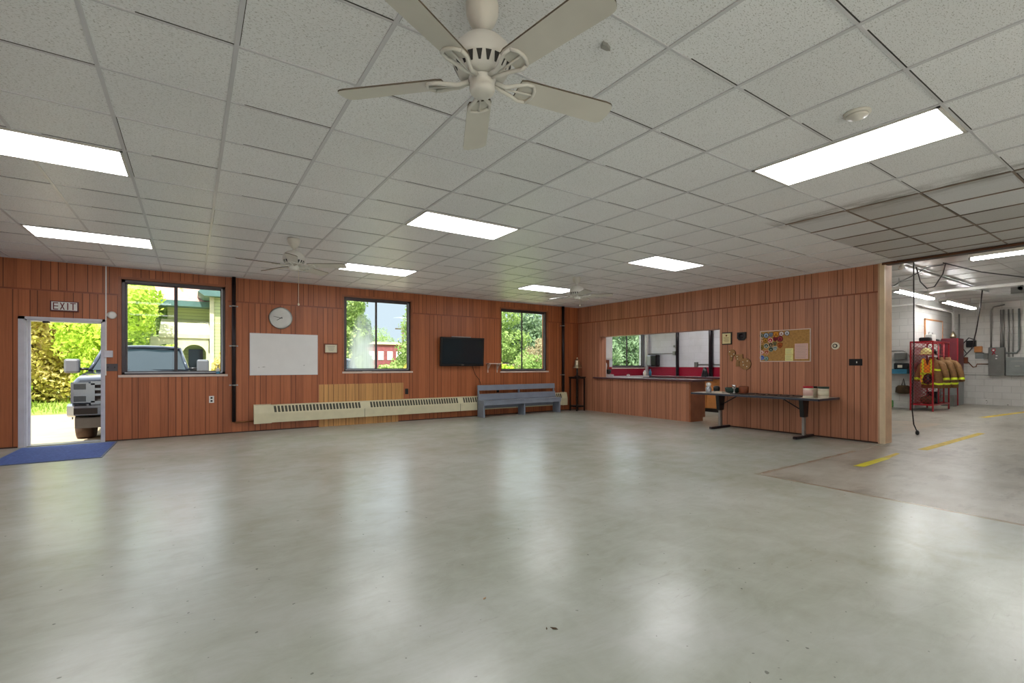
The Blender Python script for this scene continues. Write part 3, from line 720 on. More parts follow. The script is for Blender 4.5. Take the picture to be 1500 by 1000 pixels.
m = MB(); m.bbox(2.86, 3.0, yw-.01, yw+.03, 1.115, 1.13, r=.004); tag(m.build('marker', M['black']), 'dark marker on the sill of the middle window', 'marker')
m = MB(); m.box(3.02, 3.2, yw-.012, yw+.04, 1.115, 1.119); tag(m.build('paper_slip', M['white']), 'white paper slip on the sill of the middle window', 'paper')

# bench
r = thing('bench', (6.91, 9.85, 0), 'grey painted wooden bench under the right window', 'bench')
bx0, bx1 = 5.73, 8.10
MB().box(bx0-.01, bx1+.01, 9.68, 10.0, .375, .40).build('seat', M['bench'], r, .005)
MB().box(bx0, bx1, 9.69, 9.715, .285, .375).build('apron', M['bench'], r, .003)
MB().box(bx0, bx1, 9.97, 9.99, .19, .33).build('apron', M['bench'], r, .003)
ends = [(9.70, 0), (10.0, 0), (10.0, .40), (9.70, .40)]
for x in (bx0, 6.92, bx1-.045):
    MB().prism([(9.715 if x == 6.92 else 9.70, 0), (9.99, 0), (9.99, .375), (9.715, .375)], x, x+.04, 'x').build('leg', M['bench'], r, .003)
    MB().prism([(9.945, .40), (9.985, .40), (10.012, .75), (9.985, .75)], x, x+.04, 'x').build('back_post', M['bench'], r)
MB().prism([(9.925, .405), (9.945, .405), (9.957, .55), (9.937, .55)], bx0+.0, bx1, 'x').build('back_board', M['bench'], r)
MB().prism([(9.953, .63), (9.973, .63), (9.985, .76), (9.963, .76)], bx0-.01, bx1+.0, 'x').build('top_rail', M['bench'], r)

# bell on its stand
r = thing('bell_stand', (8.80, 9.84, 0), 'tall dark wood plant stand in the corner holding the bell', 'stand')
sx, sy, q = 8.80, 9.84, .135
for dx, dy in ((-q, -q), (q, -q), (-q, q), (q, q)): MB().box(sx+dx-.016, sx+dx+.016, sy+dy-.016, sy+dy+.016, 0, .90).build('leg', M['ebony'], r)
MB().box(sx-q-.03, sx+q+.03, sy-q-.03, sy+q+.03, .90, .93).build('top', M['ebony'], r, .004)
for z in (.87, .10):
    m = MB(); [m.box(sx-q, sx+q, sy+d-.01, sy+d+.01, z, z+.03) for d in (-q, q)]; [m.box(sx+d-.01, sx+d+.01, sy-q, sy+q, z, z+.03) for d in (-q, q)]; m.build('rail', M['ebony'], r)
box1('lower_shelf', M['ebony'], sx-q, sx+q, sy-q, sy+q, .13, .145, parent=r)
r = thing('brass_bell', (8.80, 9.84, .93), 'old brass bell on the dark stand in the corner', 'bell')
MB().lathe([(.085, 0), (.085, .02), (.03, .03), (.025, .12), (.03, .2), (.012, .24)], (8.80, 9.84, .93), 20).build('bracket', M['ebony'], r)
MB().lathe([(.128, .235), (.125, .245), (.095, .29), (.078, .36), (.072, .43), (.06, .462), (.02, .475), (.0, .475)], (8.80, 9.84, .93), 32).build('bell_body', M['bell'], r)
MB().lathe([(.012, .47), (.016, .49), (.022, .505), (.014, .525), (0, .53)], (8.80, 9.84, .93), 16).build('crown_knob', M['bell'], r)

# door mat
m = MB(); x0, x1, y0, y1 = -2.12, -1.0, 8.41, 10.0
m.mat(0).box(x0+.02, x1-.02, y0+.02, y1-.02, .001, .011); m.mat(1).box(x0, x1, y0, y0+.02, .001, .008).box(x0, x1, y1-.02, y1, .001, .008).box(x0, x0+.02, y0+.02, y1-.02, .001, .008).box(x1-.02, x1, y0+.02, y1-.02, .001, .008)
tag(m.build('doormat', [M['mat_blue'], M['matedge']]), 'blue carpet doormat inside the open exit door', 'doormat')

# ------------------------------------------------------------------ kitchen behind the opening
r = thing('serving_counter', (9.35, 7.88, 0), 'wood panelled serving counter filling most of the wall opening', 'counter')
MB().box(9.07, 9.10, 6.49, 9.27, .0, .885).build('front_panel', M['panelE'], r)
MB().box(9.07, 9.60, 6.45, 6.49, .08, .885).box(9.07, 9.52, 6.45, 6.49, 0, .08).build('end_panel', M['woodtrim'], r)
MB().box(9.10, 9.58, 6.49, 9.25, .09, .885).box(9.10, 9.52, 6.49, 9.25, 0, .09).build('cabinet', M['orange_wood'], r)
m = MB(); m.mat(0).box(9.0, 9.72, 6.36, 9.265, .888, .925); m.mat(1).box(8.985, 9.0, 6.345, 9.42, .886, .926).box(9.0, 9.08, 9.265, 9.42, .888, .925).box(9.0, 9.735, 6.345, 6.36, .886, .926); m.build('countertop', [M['lam'], M['lamedge']], r)
MB().box(9.335, 9.35, 9.0, 9.26, .925, 1.0).build('backsplash', M['lam'], r)
r = thing('base_cabinet', (11.7, 7.6, 0), 'birch base cabinet with drawer at the back of the kitchen', 'cabinet', 'birch kitchen base cabinets')
def base_cab(y0, y1, label, r=None):
    r = r or thing('base_cabinet', (11.7, (y0+y1)/2, 0), label, 'cabinet', 'birch kitchen base cabinets')
    r['label'] = label; r.location = (11.7, (y0+y1)/2, 0)
    box1('body', M['orange_wood'], 11.42, 11.99, y0+.002, y1-.002, .10, .88, parent=r); box1('toe_kick', M['blackm'], 11.48, 11.99, y0+.002, y1-.002, 0, .10, parent=r)
    d = box1('drawer', M['orange_wood'], 11.40, 11.42, y0+.015, y1-.015, .735, .865, parent=r, r=.004); MB().lathe([(.006, 0), (.006, .012), (.016, .018), (.014, .028), (0, .03)], (11.40, (y0+y1)/2, .80), 12, 'x').build('knob', M['blackm'], d).data.transform(Matrix.Translation((0, 0, 0)))
    d = box1('door', M['orange_wood'], 11.40, 11.42, y0+.015, y1-.015, .12, .72, parent=r, r=.004); MB().box(11.385, 11.40, y0+.05, y0+.065, .55, .65).build('handle', M['blackm'], d)
    return r
base_cab(7.05, 7.62, 'birch base cabinet whose drawer and door show beside the right jamb', r)
for y0, y1, lb in ((7.62, 8.2, 'birch base cabinet partly hidden behind the serving counter end'), (8.2, 8.8, 'birch base cabinet hidden behind the middle of the serving counter')): base_cab(y0, y1, lb)
m = MB(); m.mat(0).box(11.37, 11.995, 6.0, 9.50, .885, .925); m.box(9.36, 11.995, 9.5, 10.12, .885, .925); m.mat(1).box(11.355, 11.37, 6.0, 9.5, .883, .927)
tag(m.build('kitchen_worktop', [M['lam'], M['lamedge']]), 'pale worktop along the back and window walls of the kitchen', 'worktop')
m = MB(); m.box(9.4, 11.95, 9.56, 10.12, .1, .885); m.box(9.4, 11.95, 9.62, 10.12, 0, .1); tag(m.build('sink_cabinet', M['orange_wood']), 'long base cabinet below the kitchen window', 'cabinet')
r = thing('wall_cabinet', (9.75, 9.96, 1.41), 'white wall cabinet left of the kitchen window', 'cabinet')
box1('body', M['steel_w'], 9.36, 10.12, 9.82, 10.125, 1.41, 2.35, parent=r)
for a, b in ((9.37, 9.74), (9.745, 10.11)): box1('door', M['white'], a, b, 9.80, 9.82, 1.42, 2.34, parent=r, r=.003)
r = thing('stand_mixer', (9.83, 9.75, .925), 'white kitchen appliance on the worktop left of the kitchen window', 'appliance')
MB().bbox(9.72, 10.0, 9.65, 9.85, .926, .985, r=.02).build('base', M['white'], r)
MB().lathe([(.05, .05), (.045, .2), (.06, .3), (.055, .36), (.03, .4), (0, .41)], (9.77, 9.75, .925), 16).build('column', M['white'], r)
MB().lathe([(.03, .06), (.07, .12), (.075, .2)], (9.92, 9.75, .925), 16).build('bowl', M['dark'], r)
m = MB(); m.box(9.36, 10.3, 10.10, 10.128, .93, 1.4); tag(m.build('splash_board', M['brown']), 'brown backing board under the white wall cabinet', 'board')
r = thing('towel_dispenser', (11.9, 9.78, 1.2), 'black and grey paper towel dispenser on the kitchen wall', 'dispenser')
MB().bbox(11.80, 11.998, 9.60, 9.98, 1.205, 1.57, r=.04).build('housing', M['black'], r)
MB().bbox(11.785, 11.82, 9.80, 9.955, 1.22, 1.55, r=.02).build('window', M['track'], r)
for y, w, lb in ((8.94, .045, 'dark vertical pipe on the kitchen wall, the left of two'), (7.85, .055, 'dark vertical pipe on the kitchen wall, the right of two')):
    m = MB(); m.tube([(11.94, y, .93), (11.94, y, ZC+.02)], w, 14); tag(m.build('kitchen_pipe', M['pipe']), lb, 'pipe')
r = thing('kitchen_conduit', (11.97, 9.5, 1.59), 'thin conduit with outlet box right of the towel dispenser', 'conduit')
MB().tube([(11.985, 10.05, 1.60), (11.985, 9.12, 1.60)], .012, 8).build('tube', M['steel'], r); box1('box', M['steel'], 11.95, 11.998, 9.03, 9.12, 1.55, 1.66, parent=r); box1('box', M['steel'], 11.96, 11.998, 9.06, 9.11, 1.78, 1.84, parent=r)
r = thing('kitchen_conduit', (11.97, 7.9, 1.27), 'thin conduit with outlet box behind the right kitchen pipe', 'conduit')
MB().tube([(11.985, 8.30, 1.265), (11.985, 7.1, 1.265)], .012, 8).build('tube', M['steel'], r); box1('box', M['greym'], 11.95, 11.998, 8.28, 8.38, 1.19, 1.33, parent=r)
m = MB(); m.tube([(11.93, 10.07, .93), (11.93, 10.07, ZC)], .05, 12); m.tube([(11.80, 10.10, .93), (11.80, 10.10, ZC)], .02, 8) if False else None; tag(m.build('white_standpipe', M['white']), 'white vertical pipe in the kitchen corner right of the window', 'pipe')
m = MB(); m.bbox(9.45, 9.65, 7.25, 8.1, .926, .94, r=.005); tag(m.build('serving_tray', M['blackm']), 'flat black tray on the serving counter', 'tray')
m = MB(); m.tube([(11.7, 7.81, .926), (11.7, 7.86, 1.18)], [.06, .03], 10); m.tube([(11.7, 7.93, .926), (11.7, 7.88, 1.18)], [.05, .03], 10); tag(m.build('black_rack', M['black']), 'black A shaped holder on the worktop below the right kitchen pipe', 'rack')
for (x, y, rr, hh, mt, lb) in ((11.45, 9.75, .045, .17, 'white', 'white spray bottle on the window worktop in the kitchen'), (11.55, 9.62, .04, .2, 'teal', 'blue bottle on the window worktop in the kitchen'), (11.36, 9.66, .035, .13, 'ivory', 'cream cup on the window worktop in the kitchen'), (10.95, 9.95, .05, .05, 'white', 'small white dish on the window worktop in the kitchen')):
    m = MB(); m.lathe([(rr, 0), (rr*1.02, hh*.6), (rr*.5, hh*.8), (rr*.45, hh), (0, hh)], (x, y, .926), 16); tag(m.build('kitchen_bottle', M[mt]), lb, 'bottle')

r = thing('ceiling_light', (10.6, 7.9, ZC), 'unseen light added over the kitchen to brighten it', 'ceiling light')
box1('frame', M['white'], 10.28, 10.92, 7.28, 8.52, ZC-.02, ZC+.019, parent=r); box1('diffuser', M['lampR'], 10.30, 10.90, 7.30, 8.50, ZC-.024, ZC-.0205, parent=r)  # lamp out of view, added because the kitchen came out dark

# ------------------------------------------------------------------ folding table and what stands on it
r = thing('folding_table', (8.67, 4.72, 0), 'long folding table with black pedestal legs against the partition', 'table')
tx0, tx1, ty0, ty1, tz = 8.30, 9.05, 3.55, 5.90, .705
MB().box(tx0+.008, tx1-.008, ty0+.008, ty1-.008, tz-.03, tz).build('tabletop', M['tabletop'], r)
m = MB(); m.box(tx0, tx0+.008, ty0, ty1, tz-.036, tz-.001).box(tx1-.008, tx1, ty0, ty1, tz-.036, tz-.001).box(tx0, tx1, ty0, ty0+.008, tz-.036, tz-.001).box(tx0, tx1, ty1-.008, ty1, tz-.036, tz-.001).build('edge_band', M['tableedge'], r)
for y, s_ in ((3.95, 1), (5.50, -1)):
    l = MB().prism([(8.57, tz-.03), (8.80, tz-.03), (8.755, .36), (8.615, .36)], y-.035, y+.035, 'y').build('pedestal', M['black'], r, .006)
    MB().box(8.655, 8.715, y-.02, y+.02, .05, .37).build('post', M['steel'], l)
    MB().bbox(8.36, 8.99, y-.03, y+.03, .006, .05, r=.008).build('foot', M['pipe'], l)
    MB().tube([(8.685, y+s_*.03, .47), (8.685, y+s_*.38, tz-.035)], .010, 8).build('brace', M['pipe'], l)
zt = tz+.0005
ords = ['first', 'second', 'third', 'fourth', 'fifth', 'sixth']
for k in range(6):
    m = MB(); y = 5.02-k*.205; m.bbox(8.36, 8.54, y-.085, y+.085, zt, zt+.012, r=.003)
    tag(m.build('black_folder', M['black']), 'black flat folder, %s from the left in the front row on the table' % ords[k], 'folder', 'black folders in two rows on the table')
for k in range(5):
    m = MB(); y = 4.93-k*.215; m.bbox(8.72, 8.90, y-.085, y+.085, zt, zt+.012, r=.003)
    tag(m.build('black_folder', M['black']), 'black flat folder, %s from the left in the back row on the table' % ords[k], 'folder', 'black folders in two rows on the table')
def canister(x, y, rr, hh, lid, label, band=None):
    r = thing('canister', (x, y, zt), label, 'canister', 'white tubs at the right end of the table')
    MB().lathe([(rr*.96, 0), (rr, .006), (rr, hh*.84), (rr*.95, hh*.87)], (x, y, zt), 28).build('body', M['ivory'], r)
    MB().lathe([(rr*1.03, hh*.85), (rr*1.03, hh), (rr*.95, hh*1.02), (0, hh*1.02)], (x, y, zt), 28).build('lid', M[lid], r)
    MB().lathe([(rr*1.004, hh*.2), (rr*1.004, hh*.7)], (x, y, zt), 28).build('paper_label', M[band], r)
canister(8.50, 3.80, .073, .19, 'redlid', 'white tub with a red lid on the right end of the table', 'pink_note')
canister(8.68, 3.80, .06, .185, 'black', 'white tub with a black lid behind the red lidded tub', 'paper')
canister(8.62, 3.62, .08, .185, 'greend', 'white tub with a dark green lid, nearest the end of the table', 'paper')
r = thing('glass_jar', (8.48, 5.62, zt), 'clear glass jar at the left end of the table', 'jar')
MB().lathe([(.05, 0), (.055, .01), (.055, .09), (.04, .11), (.04, .12)], (8.48, 5.62, zt), 20).build('jar_body', M['track'], r); MB().lathe([(.03, .12), (.045, .15), (.045, .18), (.02, .2), (0, .2)], (8.48, 5.62, zt), 20).build('stopper', M['white'], r)
m = MB(); m.lathe([(.02, 0), (.06, .03), (.065, .09), (.05, .12), (.03, .125)], (8.75, 5.62, zt), 20); tag(m.build('black_pot', M['black']), 'small black pot right of the glass jar on the table', 'pot')
m = MB(); m.bbox(8.58, 8.66, 5.40, 5.55, zt, zt+.025, r=.004); tag(m.build('soap_box', M['ivory']), 'small white box in front of the black pot on the table', 'box')
m = MB(); m.lathe([(.09, 0), (.13, .02), (.14, .1), (.135, .105), (.12, .03)], (8.78, 5.30, zt), 28); tag(m.build('dark_pan', M['greend']), 'dark green pan among the items at the table left end', 'pan')
r = thing('metal_cup', (8.62, 5.17, zt), 'silver trophy cup between the dark pan and the brown basket', 'cup')
MB().lathe([(.03, 0), (.03, .01), (.01, .03), (.01, .08)], (8.62, 5.17, zt), 16).build('stem', M['steel'], r); MB().lathe([(.012, .08), (.035, .10), (.04, .16), (.036, .165)], (8.62, 5.17, zt), 16).build('bowl', M['chrome'], r)
m = MB(); m.lathe([(.07, 0), (.085, .03), (.09, .12), (.08, .14), (.06, .13)], (8.76, 5.06, zt), 20); tag(m.build('brown_basket', M['brown']), 'brown round basket right of the silver cup on the table', 'basket')

# ------------------------------------------------------------------ things on the partition wall
xw = XB+.002
r = thing('bulletin_board', (xw, 4.46, 1.31), 'cork bulletin board covered with embroidered patches', 'bulletin board')
box1('cork', M['cork'], xw-.012, xw-.002, 4.025, 4.895, 1.325, 1.885, parent=r)
m = MB(); m.box(xw-.02, xw, 4.01, 4.91, 1.885, 1.90).box(xw-.02, xw, 4.01, 4.91, 1.31, 1.325).box(xw-.02, xw, 4.01, 4.025, 1.325, 1.885).box(xw-.02, xw, 4.895, 4.91, 1.325, 1.885).build('frame', M['woodtrim_l'], r)
PATCH = {'grey green': ('#7d8272', '#2d3a30'), 'silver blue': ('#9db0c4', '#27303c'), 'grey blue': ('#7e8796', '#44475a'), 'orange gold': ('#cf8a24', '#8a4a10'), 'red and white': ('#d9cfc8', '#7c1a1e'), 'silver and black': ('#c9c9cc', '#26262a'), 'pale tan': ('#cdb893', '#7c6a48'), 'orange and white': ('#d8a878', '#8a3a1a'), 'gold': ('#b5842c', '#5e3a12'), 'bright red': ('#c03030', '#e0cfc0'), 'dark red': ('#7c1824', '#4a1018'), 'maroon': ('#94323a', '#4c141a'), 'olive gold': ('#8c6f22', '#4f4016'), 'dark green': ('#3e4a3a', '#c8ccbf'), 'dark brown': ('#4a3626', '#b09a78'), 'olive': ('#6c6a48', '#3e3c28'), 'rust orange': ('#a8561c', '#6c2c10'), 'black green': ('#26302a', '#8fa090'), 'teal grey': ('#6e8484', '#c0c8c6'), 'white and red': ('#e0c8c0', '#b04038'), 'rust red': ('#a04a30', '#d8b090'), 'royal blue': ('#3f58a8', '#8fa0d0'), 'mint grey': ('#8fa598', '#44584c')}
PL = [(232, 285, 40, 'grey green', 'o', 'top row, first'), (335, 285, 50, 'silver blue', 'o', 'top row, second'), (440, 275, 42, 'grey blue', 's', 'top row, third'), (548, 275, 58, 'orange gold', 's', 'top row, fourth'), (665, 265, 46, 'red and white', 'o', 'top row, fifth'), (782, 260, 46, 'silver and black', 'o', 'top row, last'),
      (228, 345, 24, 'pale tan', 'o', 'left edge under the top row'), (235, 412, 36, 'orange and white', 's', 'second row, first'), (320, 390, 48, 'gold', 'o', 'second row, second'), (425, 395, 46, 'bright red', 'o', 'second row, third'), (530, 372, 42, 'dark red', 's', 'second row, fourth'), (635, 375, 54, 'maroon', 'o', 'second row, last'),
      (232, 540, 42, 'olive gold', 's', 'third row, first'), (335, 510, 42, 'dark green', 'o', 'third row, second'), (435, 492, 44, 'dark brown', 'o', 'third row, third'), (522, 472, 36, 'olive', 's', 'third row, fourth'), (635, 508, 50, 'rust orange', 's', 'third row, last'),
      (440, 588, 44, 'black green', 'o', 'fourth row, left'), (530, 570, 38, 'teal grey', 's', 'fourth row, right'), (235, 650, 44, 'white and red', 'o', 'fifth row, left'), (345, 652, 44, 'rust red', 's', 'fifth row, right'), (240, 765, 44, 'royal blue', 'o', 'bottom row, left'), (335, 785, 44, 'mint grey', 'o', 'bottom row, right')]
pm = {k: (mk('patch_'+k.replace(' ', '_'), a, .8, 0, .15, 60), mk('patch_rim_'+k.replace(' ', '_'), b, .8, 0, .15, 60)) for k, (a, b) in PATCH.items()}
for (px, py, rr, cn, shp, where) in PL:
    y = 4.91-(px-200)*.000853; z = 1.90-(py-185)*.00088; R = rr*.00104
    def outl(R):
        if shp == 'o': return [(y+R*math.cos(2*PI*k/20), z+R*math.sin(2*PI*k/20)) for k in range(20)]
        return [(y-R*.9, z+R*.8), (y, z+R), (y+R*.9, z+R*.8), (y+R*.85, z-R*.2), (y+R*.45, z-R*.8), (y, z-R*1.1), (y-R*.45, z-R*.8), (y-R*.85, z-R*.2)]
    m = MB(); m.mat(1).prism(outl(R), xw-.0145, xw-.0125, 'x'); m.mat(0).prism(outl(R*.82), xw-.0155, xw-.0144, 'x')
    m.mat(1).prism([(y-R*.3, z-R*.2), (y, z+R*.4), (y+R*.3, z-R*.2)], xw-.0163, xw-.0154, 'x')
    m.prism([(y-R*.5, z-R*.45), (y-R*.5, z-R*.3), (y+R*.5, z-R*.3), (y+R*.5, z-R*.45)], xw-.0163, xw-.0154, 'x')
    tag(m.build('embroidered_patch', list(pm[cn])), '%s patch on the bulletin board, %s' % (cn, where), 'patch', 'patches pinned on the bulletin board')
def note(px0, px1, py0, py1, mat, label, n):
    y1, y0 = 4.91-(px0-200)*.000853, 4.91-(px1-200)*.000853; z1, z0 = 1.90-(py0-185)*.00088, 1.90-(py1-185)*.00088
    r = thing('paper_note', (xw-.013, (y0+y1)/2, z0), label, 'note'); box1('sheet', M[mat], xw-.0138, xw-.0125, y0, y1, z0, z1, parent=r)
    m = MB()
    for k in range(n):
        zz = z1-(k+1)*(z1-z0)/(n+1); m.box(xw-.0142, xw-.0137, y0+.02+.012*(k % 3), y1-.015, zz-.002, zz+.002)
    m.build('writing', M['ink'], r)
note(745, 910, 575, 702, 'yel_note', 'upper yellow note on the bulletin board', 4); note(740, 905, 708, 838, 'yel_note', 'lower yellow note on the bulletin board', 4)
note(940, 1205, 485, 802, 'pink_note', 'large pink sheet at the right of the bulletin board', 9)
r = thing('thermostat', (xw, 3.625, 1.575), 'round white thermostat right of the bulletin board', 'thermostat')
for prof, mt, nm in (([(.062, 0), (.062, .012), (.055, .018)], 'ivory', 'base'), ([(.035, .018), (.035, .03), (0, .03)], 'blackm', 'dial'), ([(.022, .03), (.022, .036), (0, .036)], 'ivory', 'cap')):
    MB().lathe([(a, -b) for a, b in prof], (xw, 3.625, 1.575), 28, 'x').build(nm, M[mt], r)
r = thing('switch_plate', (xw, 3.33, 1.295), 'wide black switch plate near the end of the partition', 'switch')
box1('plate', M['black'], xw-.008, xw, 3.235, 3.425, 1.24, 1.35, parent=r, r=.002); MB().box(xw-.02, xw-.008, 3.305, 3.317, 1.28, 1.31).build('toggle', M['white'], r)
r = thing('award_plaque', (xw, 5.60, 1.68), 'gold faced plaque right of the kitchen opening', 'plaque')
box1('backing', M['ebony'], xw-.022, xw, 5.49, 5.70, 1.665, 1.915, parent=r); box1('plate', M['gold'], xw-.025, xw-.022, 5.51, 5.69, 1.685, 1.895, parent=r)
m = MB(); m.lathe([(.018, 0), (.018, -.001), (0, -.001)], (xw-.025, 5.60, 1.85), 16, 'x'); [m.box(xw-.0258, xw-.025, 5.545+.01*(k % 2), 5.655-.01*(k % 2), 1.80-.025*k, 1.806-.025*k) for k in range(4)]; m.build('engraving', M['brown'], r)
r = thing('black_plaque', (xw, 5.28, 1.74), 'small black shield plaque above the carved wood pieces', 'plaque')
MB().prism([(5.19, 1.90), (5.37, 1.90), (5.37, 1.78), (5.33, 1.74), (5.23, 1.74), (5.19, 1.78)], xw-.03, xw, 'x').build('backing', M['black'], r); MB().lathe([(.05, -.03), (.05, -.034), (0, -.034)], (xw, 5.28, 1.825), 20, 'x').build('medallion', M['pipe'], r)
r = thing('carved_plaque', (xw, 5.33, 1.24), 'carved wooden wall art of three joined cutouts left of the bulletin board', 'wall art')
def disc(cy, cz, R, n=22): return [(cy+R*math.cos(2*PI*k/n), cz+R*math.sin(2*PI*k/n)) for k in range(n)]
for poly, nm in ((disc(5.485, 1.49, .075), 'round_cutout'), ([(5.535, 1.33), (5.48, 1.33), (5.46, 1.42), (5.53, 1.42)], 'stem_cutout'), ([(5.42, 1.46), (5.26, 1.465), (5.25, 1.38), (5.30, 1.33), (5.36, 1.31), (5.42, 1.38)], 'cross_cutout'), ([(5.40, 1.22), (5.33, 1.22), (5.33, 1.33), (5.39, 1.33)], 'stem_cutout'), (disc(5.205, 1.27, .115), 'round_cutout')):
    b = MB(); b.mat(0).prism(poly, xw-.026, xw-.022, 'x'); b.mat(1).prism(poly, xw-.022, xw-.001, 'x'); b.build(nm, [M['carved'], M['carvedd']], r)
m = MB()
for (y, z) in ((5.53, 1.52), (5.44, 1.47), (5.49, 1.43), (5.37, 1.42), (5.36, 1.37), (5.25, 1.31), (5.24, 1.25), (5.16, 1.33), (5.17, 1.22)): m.lathe([(.011, -.026), (.011, -.028), (0, -.028)], (xw, y, z), 10, 'x')
m.build('studs', M['ivory'], r)

# ------------------------------------------------------------------ floor marks and litter
m = MB(); m.prism([(6.84, 2.42), (7.75, 2.44), (7.75, 2.53), (6.80, 2.52)], .0005, .0015); tag(m.build('floor_tape', M['yellow']), 'bright yellow floor tape strip nearest the viewer', 'floor tape', 'yellow floor tape')
m = MB(); m.prism([(7.78, 2.46), (8.3, 2.50), (8.3, 2.55), (7.78, 2.53)], .0005, .0015); tag(m.build('floor_tape', M['yellow2']), 'thin worn yellow tape between the two longer strips', 'floor tape', 'yellow floor tape')
m = MB(); m.prism([(8.95, 2.37), (12.0, 2.36), (12.0, 2.46), (8.9, 2.48)], .0005, .0015); tag(m.build('floor_tape', M['yellow2']), 'long worn yellow tape strip running into the garage bay', 'floor tape', 'yellow floor tape')
m = MB(); m.prism([(15.6, 3.05), (19.2, 2.72), (19.2, 2.84), (15.6, 3.19)], .0005, .0015); tag(m.build('floor_tape', M['yellow2']), 'yellow tape strip before the wall of electrical panels', 'floor tape', 'yellow floor tape')
def leaf(x, y, s_, rz, mat, label):
    m = MB(); pts = [(-1, 0, .1), (-.4, .35, .35), (.3, .3, .2), (1, .05, .6), (.3, -.35, .15), (-.4, -.3, .5)]; ca, sa = math.cos(rz), math.sin(rz)
    P = [(x+s_*(a*ca-b*sa), y+s_*(a*sa+b*ca), .001+s_*c_*.4) for a, b, c_ in pts]; m.add(P+[(p[0], p[1], p[2]+.0015) for p in P], [tuple(range(6))[::-1], tuple(range(6, 12))]+[(i, (i+1) % 6, 6+(i+1) % 6, 6+i) for i in range(6)])
    tag(m.build('dry_leaf', mat), label, 'leaf')
leaf(1.30, 2.19, .013, .4, M['carved'], 'small tan dry leaf on the floor, left of the dark leaf bits')
leaf(1.424, 1.755, .019, 2.2, M['olive'], 'dark crumpled leaf bit on the floor nearest the viewer')
leaf(1.395, 1.775, .010, 1.0, M['olive'], 'tiny dark leaf crumb beside the crumpled leaf bit')

# ------------------------------------------------------------------ garage bay
def strip(x0, x1, y0, y1, z, label):
    r = thing('strip_light', ((x0+x1)/2, (y0+y1)/2, z), label, 'strip light', 'fluorescent strip lights in the garage bay')
    lx = (x1-x0) > (y1-y0)
    box1('housing', M['white'], x0, x1, y0, y1, z+.04, z+.10, parent=r)
    for q in (.28, .72):
        a, b = ((x0+.03, y0+(y1-y0)*q, z+.02), (x1-.03, y0+(y1-y0)*q, z+.02)) if lx else ((x0+(x1-x0)*q, y0+.03, z+.02), (x0+(x1-x0)*q, y1-.03, z+.02))
        MB().tube([a, b], .019, 10).build('tube', M['tube'], r)
    m = MB()
    if lx: m.box(x0, x0+.03, y0, y1, z-.005, z+.04).box(x1-.03, x1, y0, y1, z-.005, z+.04)
    else: m.box(x0, x1, y0, y0+.03, z-.005, z+.04).box(x0, x1, y1-.03, y1, z-.005, z+.04)
    m.build('end_cap', M['steel'], r)
    if z < 3.0:
        for x in (x0+.25, x1-.25): MB().tube([(x, (y0+y1)/2, z+.1), (x, (y0+y1)/2, ZG)], .006, 6).build('hanger_chain', M['steel'], r)
strip(12.95, 15.35, 3.92, 4.08, 2.88, 'hanging strip light left, over the gear rack'); strip(16.25, 19.0, 3.92, 4.08, 2.88, 'hanging strip light toward the far wall')
strip(11.3, 11.5, .0, 2.44, 3.09, 'strip light on the garage ceiling cut by the right edge of the photo')
strip(13.5, 13.7, -4.2, -1.8, 3.09, 'strip light on the garage ceiling outside the view')

def pipe(name, pts, rr, mat, label, cat, n=8):
    m = MB(); m.tube(pts, rr, n); return tag(m.build(name, mat), label, cat)
pipe('ceiling_conduit', [(11.4, 3.35, 3.17), (17.3, 3.35, 3.17)], .022, M['steel'], 'grey conduit running along the garage ceiling', 'conduit')
pipe('water_pipe', [(XJ-.06, 8.0, 2.99), (XJ-.06, 4.78, 2.99), (XJ+.02, 4.75, 2.98), (20.3, 4.75, 2.99), (20.42, 4.75, 2.90), (20.42, 4.75, 2.0)], .026, M['white'], 'white pipe rounding the garage corner and dropping by the tall locker', 'pipe', 12)
pipe('water_pipe', [(17.4, 4.70, 2.93), (20.0, 4.70, 2.93), (20.1, 4.70, 2.85), (20.1, 4.70, 1.95)], .026, M['white'], 'second white pipe dropping just left of the corner one', 'pipe', 12)
pipe('air_pipe', [(14.7, 4.2, 3.0), (14.9, -.5, 3.0)], .035, M['white'], 'white pipe crossing under the garage ceiling', 'pipe', 10)
pipe('drop_cord', [(10.6, 3.0, 3.18), (10.6, 3.0, 2.9), (10.61, 3.0, 1.6), (10.58, 3.01, .7), (10.56, 3.01, .45), (10.60, 3.0, .2), (10.68, 2.98, .08)], .010, M['blackm'], 'black cord hanging from the garage ceiling almost to the floor', 'cord')
m = MB(); m.lathe([(.0, 0), (.028, .02), (.03, .06), (.012, .09)], (10.69, 2.975, .002), 12); tag(m.build('cord_plug', M['black']), 'black plug lying below the hanging cord', 'plug')
pipe('cable', [(9.5, 3.3, 2.95), (9.7, 3.25, 2.72), (10.1, 3.15, 2.62), (10.6, 2.98, 2.85), (10.9, 2.9, 3.0), (11.2, 2.75, 3.05)], .008, M['blackm'], 'black cable sagging beside the post under the garage ceiling', 'cable')
pipe('cable', [(10.62, 2.97, 2.98), (10.68, 2.93, 2.72), (10.75, 2.86, 2.60), (10.85, 2.78, 2.63), (10.98, 2.70, 2.85), (11.02, 2.67, 3.05)], .009, M['blackm'], 'black cable loop hanging next to the drop cord', 'cable')
pipe('cable', [(9.42, 3.2, 2.76), (9.55, 3.12, 2.9), (9.8, 3.0, 3.1)], .018, M['blackm'], 'short thick black cable at the top of the post', 'cable')
pipe('cable', [(11.0, 2.7, 3.05), (12.2, 2.45, 2.98), (13.5, 2.0, 2.93), (14.5, 1.0, 3.0), (15, .2, 3.1)], .010, M['blackm'], 'long black cable strung across the garage ceiling', 'cable')
